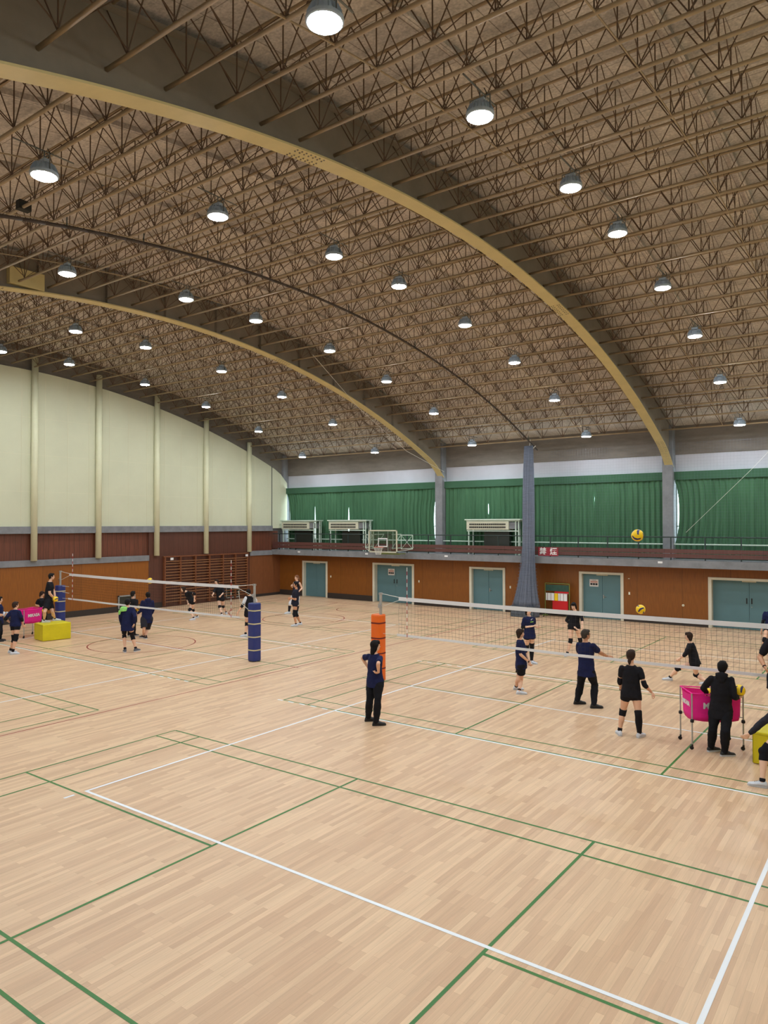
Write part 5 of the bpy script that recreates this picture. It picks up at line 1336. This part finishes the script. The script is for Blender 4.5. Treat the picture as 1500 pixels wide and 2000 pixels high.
person(PE['coach_w'], 'long-haired woman in navy T-shirt and black trousers, hands on hips, before the orange post', hair='black', style='long', shirt='navy', sleeve=0.62, hem=0.1, bottom='pants', bcol='pantsblack', shoe='black', curl=(0.9,0.9))
person(PE['short_hair'], 'short-haired player in navy T-shirt and loose black shorts standing sideways, white shoes', hair='brown', style='bob', shirt='navy', sleeve=0.75, hem=0.05, bottom='shorts', blen=0.55, bloose=0.030, sockh=0.05, curl=(0.5,0.6), wrist='R', skin='light')
person(PE['clap'], 'player in navy shirt with pale chest mark, hands raised to clap behind the net', hair='black', style='bob', shirt='navy', sleeve=0.7, hem=0.06, blen=0.22, elbow=(1,1), kL=[(0.62,1.98)], kR=[(0.75,1.2)], skin='fair', curl=(0.1,0.1), extra=logo)
person(PE['bent'], 'player in black leaning with joined hands behind the net, beside the scoreboard', hair='black', style='bob', shirt='black', sleeve=0.6, hem=0.04, blen=0.24, elbow=(1,1), kL=[(0.84,1.18)], kR=[(0.84,1.18)], sockh=0.05, skin='fair')
person(PE['man'], 'grey-haired man in navy T-shirt and black trousers reaching out his right arm', hair='grey', style='short', shirt='navy', sleeve=0.7, hem=0.08, bottom='pants', bcol='pantsblack', shoe='black', fem=False, skin='tan', curl=(0.3,0.2))
person(PE['back'], 'player seen from behind with low ponytail, black kit and one long black leg sleeve', hair='brown', style='lowtail', shirt='black', sleeve=0.5, hem=0.03, blen=0.30, elbow=(1,1), kL=[(0.80,1.16)], kR=[(0.80,1.96)], sockh=0.07, skin='light', curl=(0.6,0.7), wrist='L')
person(PE['runner'], 'player in black lunging low to the left under the far side of the net', hair='brown', style='bob', shirt='black', sleeve=0.8, hem=0.03, blen=0.26, elbow=(1,1), kL=[(0.86,1.25)], kR=[(0.86,1.16)], sockh=0.05, skin='fair')
person(PE['hooded'], 'person in black hooded jacket seen from behind, holding a ball beside the pink cart', hair='black', style='cap', shirt='black', sleeve=1.96, hem=0.12, bottom='pants', bcol='pantsblack', shoe='black', sole='white', hood=True, curl=(0.6,0.5), palm=(None,(0,0,1)))
person(PE['far_right'], 'player in navy shirt cut by the right edge, standing by the last teal door', shirt='navy', sleeve=0.6, blen=0.24, elbow=(1,1), kL=[(0.84,1.18)], kR=[(0.84,1.18)])
person(PE['on_box_r'], 'person in black T-shirt with wristband on the yellow box at the right edge', fem=False, shirt='black', sleeve=0.72, blen=0.7, bloose=0.03, wrist='R', skin='tan')
person(PE['strider'], 'striding player at the right edge reaching forward with a long black sleeve', shirt='charcoal', sleeve=1.92, sleeves='black', blen=0.25, bcol='dark', kL=[(0.74,1.3)], kR=[(0.74,1.3)], sockh=0.05, style='pony') if False else person(PE['strider'], 'striding player at the right edge reaching forward with a long black sleeve', shirt='charcoal', sleeve=1.92, blen=0.25, bcol='dark', kL=[(0.74,1.3)], kR=[(0.74,1.3)], sockh=0.05, style='pony', skin='fair')
person(PE['tee_l'], 'player in dark T-shirt with long black knee sleeves, nearer of the far left pair', hair='black', style='bun', shirt='dark', sleeve=0.7, hem=0.04, blen=0.30, bcol='dark', kL=[(0.62,1.28)], kR=[(0.62,1.28)], sockh=0.04, skin='tan')
person(PE['tank'], 'ponytailed player in dark sleeveless top and white leggings, farther of the far left pair', hair='auburn', style='pony', shirt='dark', sleeve=0, hem=0.04, blen=0.2, bcol='black', kL=[(0.25,1.2,'white'),(1.3,1.9)], kR=[(0.25,1.2,'white'),(1.3,1.9)], skin='fair')
person(PE['lean_l'], 'player in black bending forward with hands on thighs before the wall bars', hair='brown', style='bob', shirt='black', sleeve=0.55, hem=0.04, blen=0.25, elbow=(1,1), kL=[(0.84,1.18)], kR=[(0.84,1.18)], sockh=0.05, skin='fair')
person(PE['ready_l'], 'player in black standing knees together before the wall bars', hair='brown', style='bob', shirt='black', sleeve=0.65, hem=0.04, blen=0.25, elbow=(1,1), kL=[(0.84,1.18)], kR=[(0.84,1.18)], sockh=0.06, skin='fair')
person(PE['white_sl'], 'player with white sleeves on a black shirt, partly hidden by the blue padded post', hair='black', style='short', shirt='black', sleeve=0.7, sleeves='white', hem=0.06, blen=0.30, elbow=(1,None), kL=[(0.80,1.22)], kR=[(0.80,1.22)], sockh=0.07)
person(PE['navy_bk'], 'person in navy top from behind with lime cloth on the shoulder and black knee sleeves', hair='black', style='short', shirt='navy', sleeve=1.9, hem=0.13, blen=0.40, bloose=0.02, bcol='dark', kL=[(0.45,0.85),(1.0,1.22)], kR=[(0.55,1.3)], sockh=0.06, shoe='grey', extra=bib, fem=False)
person(PE['ball_mid'], 'person in black holding yellow balls, behind the one with lime cloth', hair='black', style='short', shirt='black', sleeve=0.8, hem=0.1, bottom='pants', bcol='pantsblack', shoe='black', fem=False, sole='white')
person(PE['hoodie_bk'], 'person in navy hooded top and dark knee-length shorts, back turned, at the left net', hair='black', style='short', shirt='navy', sleeve=1.95, hem=0.10, blen=0.85, bloose=0.05, bcol='charcoal', sockh=0.03, shoe='black', sole='white', hood=True, fem=False, skin='light')
person(PE['edge_l'], 'person in dark blue holding a white towel, cut by the left edge', hair='black', style='short', shirt='navy', sleeve=1.5, hem=0.1, bottom='pants', bcol='pantsblack', shoe='black')
person(PE['kneepad_l'], 'short-haired player in navy with hand on hip and black knee pads, far left', hair='brown', style='short', shirt='navy', sleeve=0.7, hem=0.03, blen=0.36, elbow=(1,1), kL=[(0.66,1.22)], kR=[(0.66,1.22)], sockh=0.09)
person(PE['cart_l'], 'person in black with long hair lifting a ball behind the left cart', hair='brown', style='bob', shirt='black', sleeve=0.65, hem=0.05, bottom='pants', bcol='pantsblack', shoe='black', curl=(0.3,0.3), palm=(None,(0,0,-1)))
person(PE['on_box_l'], 'tall coach in black T-shirt and shorts standing on the left yellow box', hair='black', style='short', shirt='black', sleeve=0.6, hem=0.04, blen=0.75, bloose=0.035, sockh=0.05, fem=False, curl=(0.3,0.4))

ball((6.58, 6.45, 3.97), 'yellow volleyball flying high before the green curtains', (0.6,0.3,0.2))
ball((5.5, 10.19, 2.24), 'yellow volleyball in the air just above the right net tape', (1.4,0.9,0.2))
ball((-11.39, 9.33, 2.18), 'yellow volleyball level with the tape of the left net', (0.4,0.9,1.2))
ball((7.905, 8.01, 1.145), 'yellow and blue volleyball held in the hooded person\'s right hand', (0.9,0.5,0.4))
ball((-14.93, 7.80, 1.45), 'yellow volleyball held by the coach on the left box', (0.2,1.5,0.3))
ball((-17.55, 8.76, 0.75), 'yellow volleyball held over the left cart', (0.2,1.0,2.3))
ball((-12.95, 9.95, 1.03), 'yellow volleyball between the two people in navy tops, held to the right', (0.2,0.4,1.3))
ball((-13.16, 9.93, 1.07), 'yellow volleyball between the two people in navy tops, held to the left', (1.2,1.4,0.3))
# towel
q = MB(); rnd = random.Random(5)
w_ = Vector(PE['edge_l']['wL']); 
for k in range(7): q.sphere(w_+Vector((rnd.uniform(-.07,.07), rnd.uniform(-.05,.12), rnd.uniform(-.06,.03))), 0.06, 0.05, 0.045, nu=10, nv=7)
q.bar(w_+Vector((0,0.03,0)), w_+Vector((0.02,0.08,-0.2)), 0.07, 10, 0.03)
to = finish(q, 'towel', CL['white'], None, 0.012, 3, 0.03); tag(to, 'crumpled white towel held by the person at the left edge', 'towel')
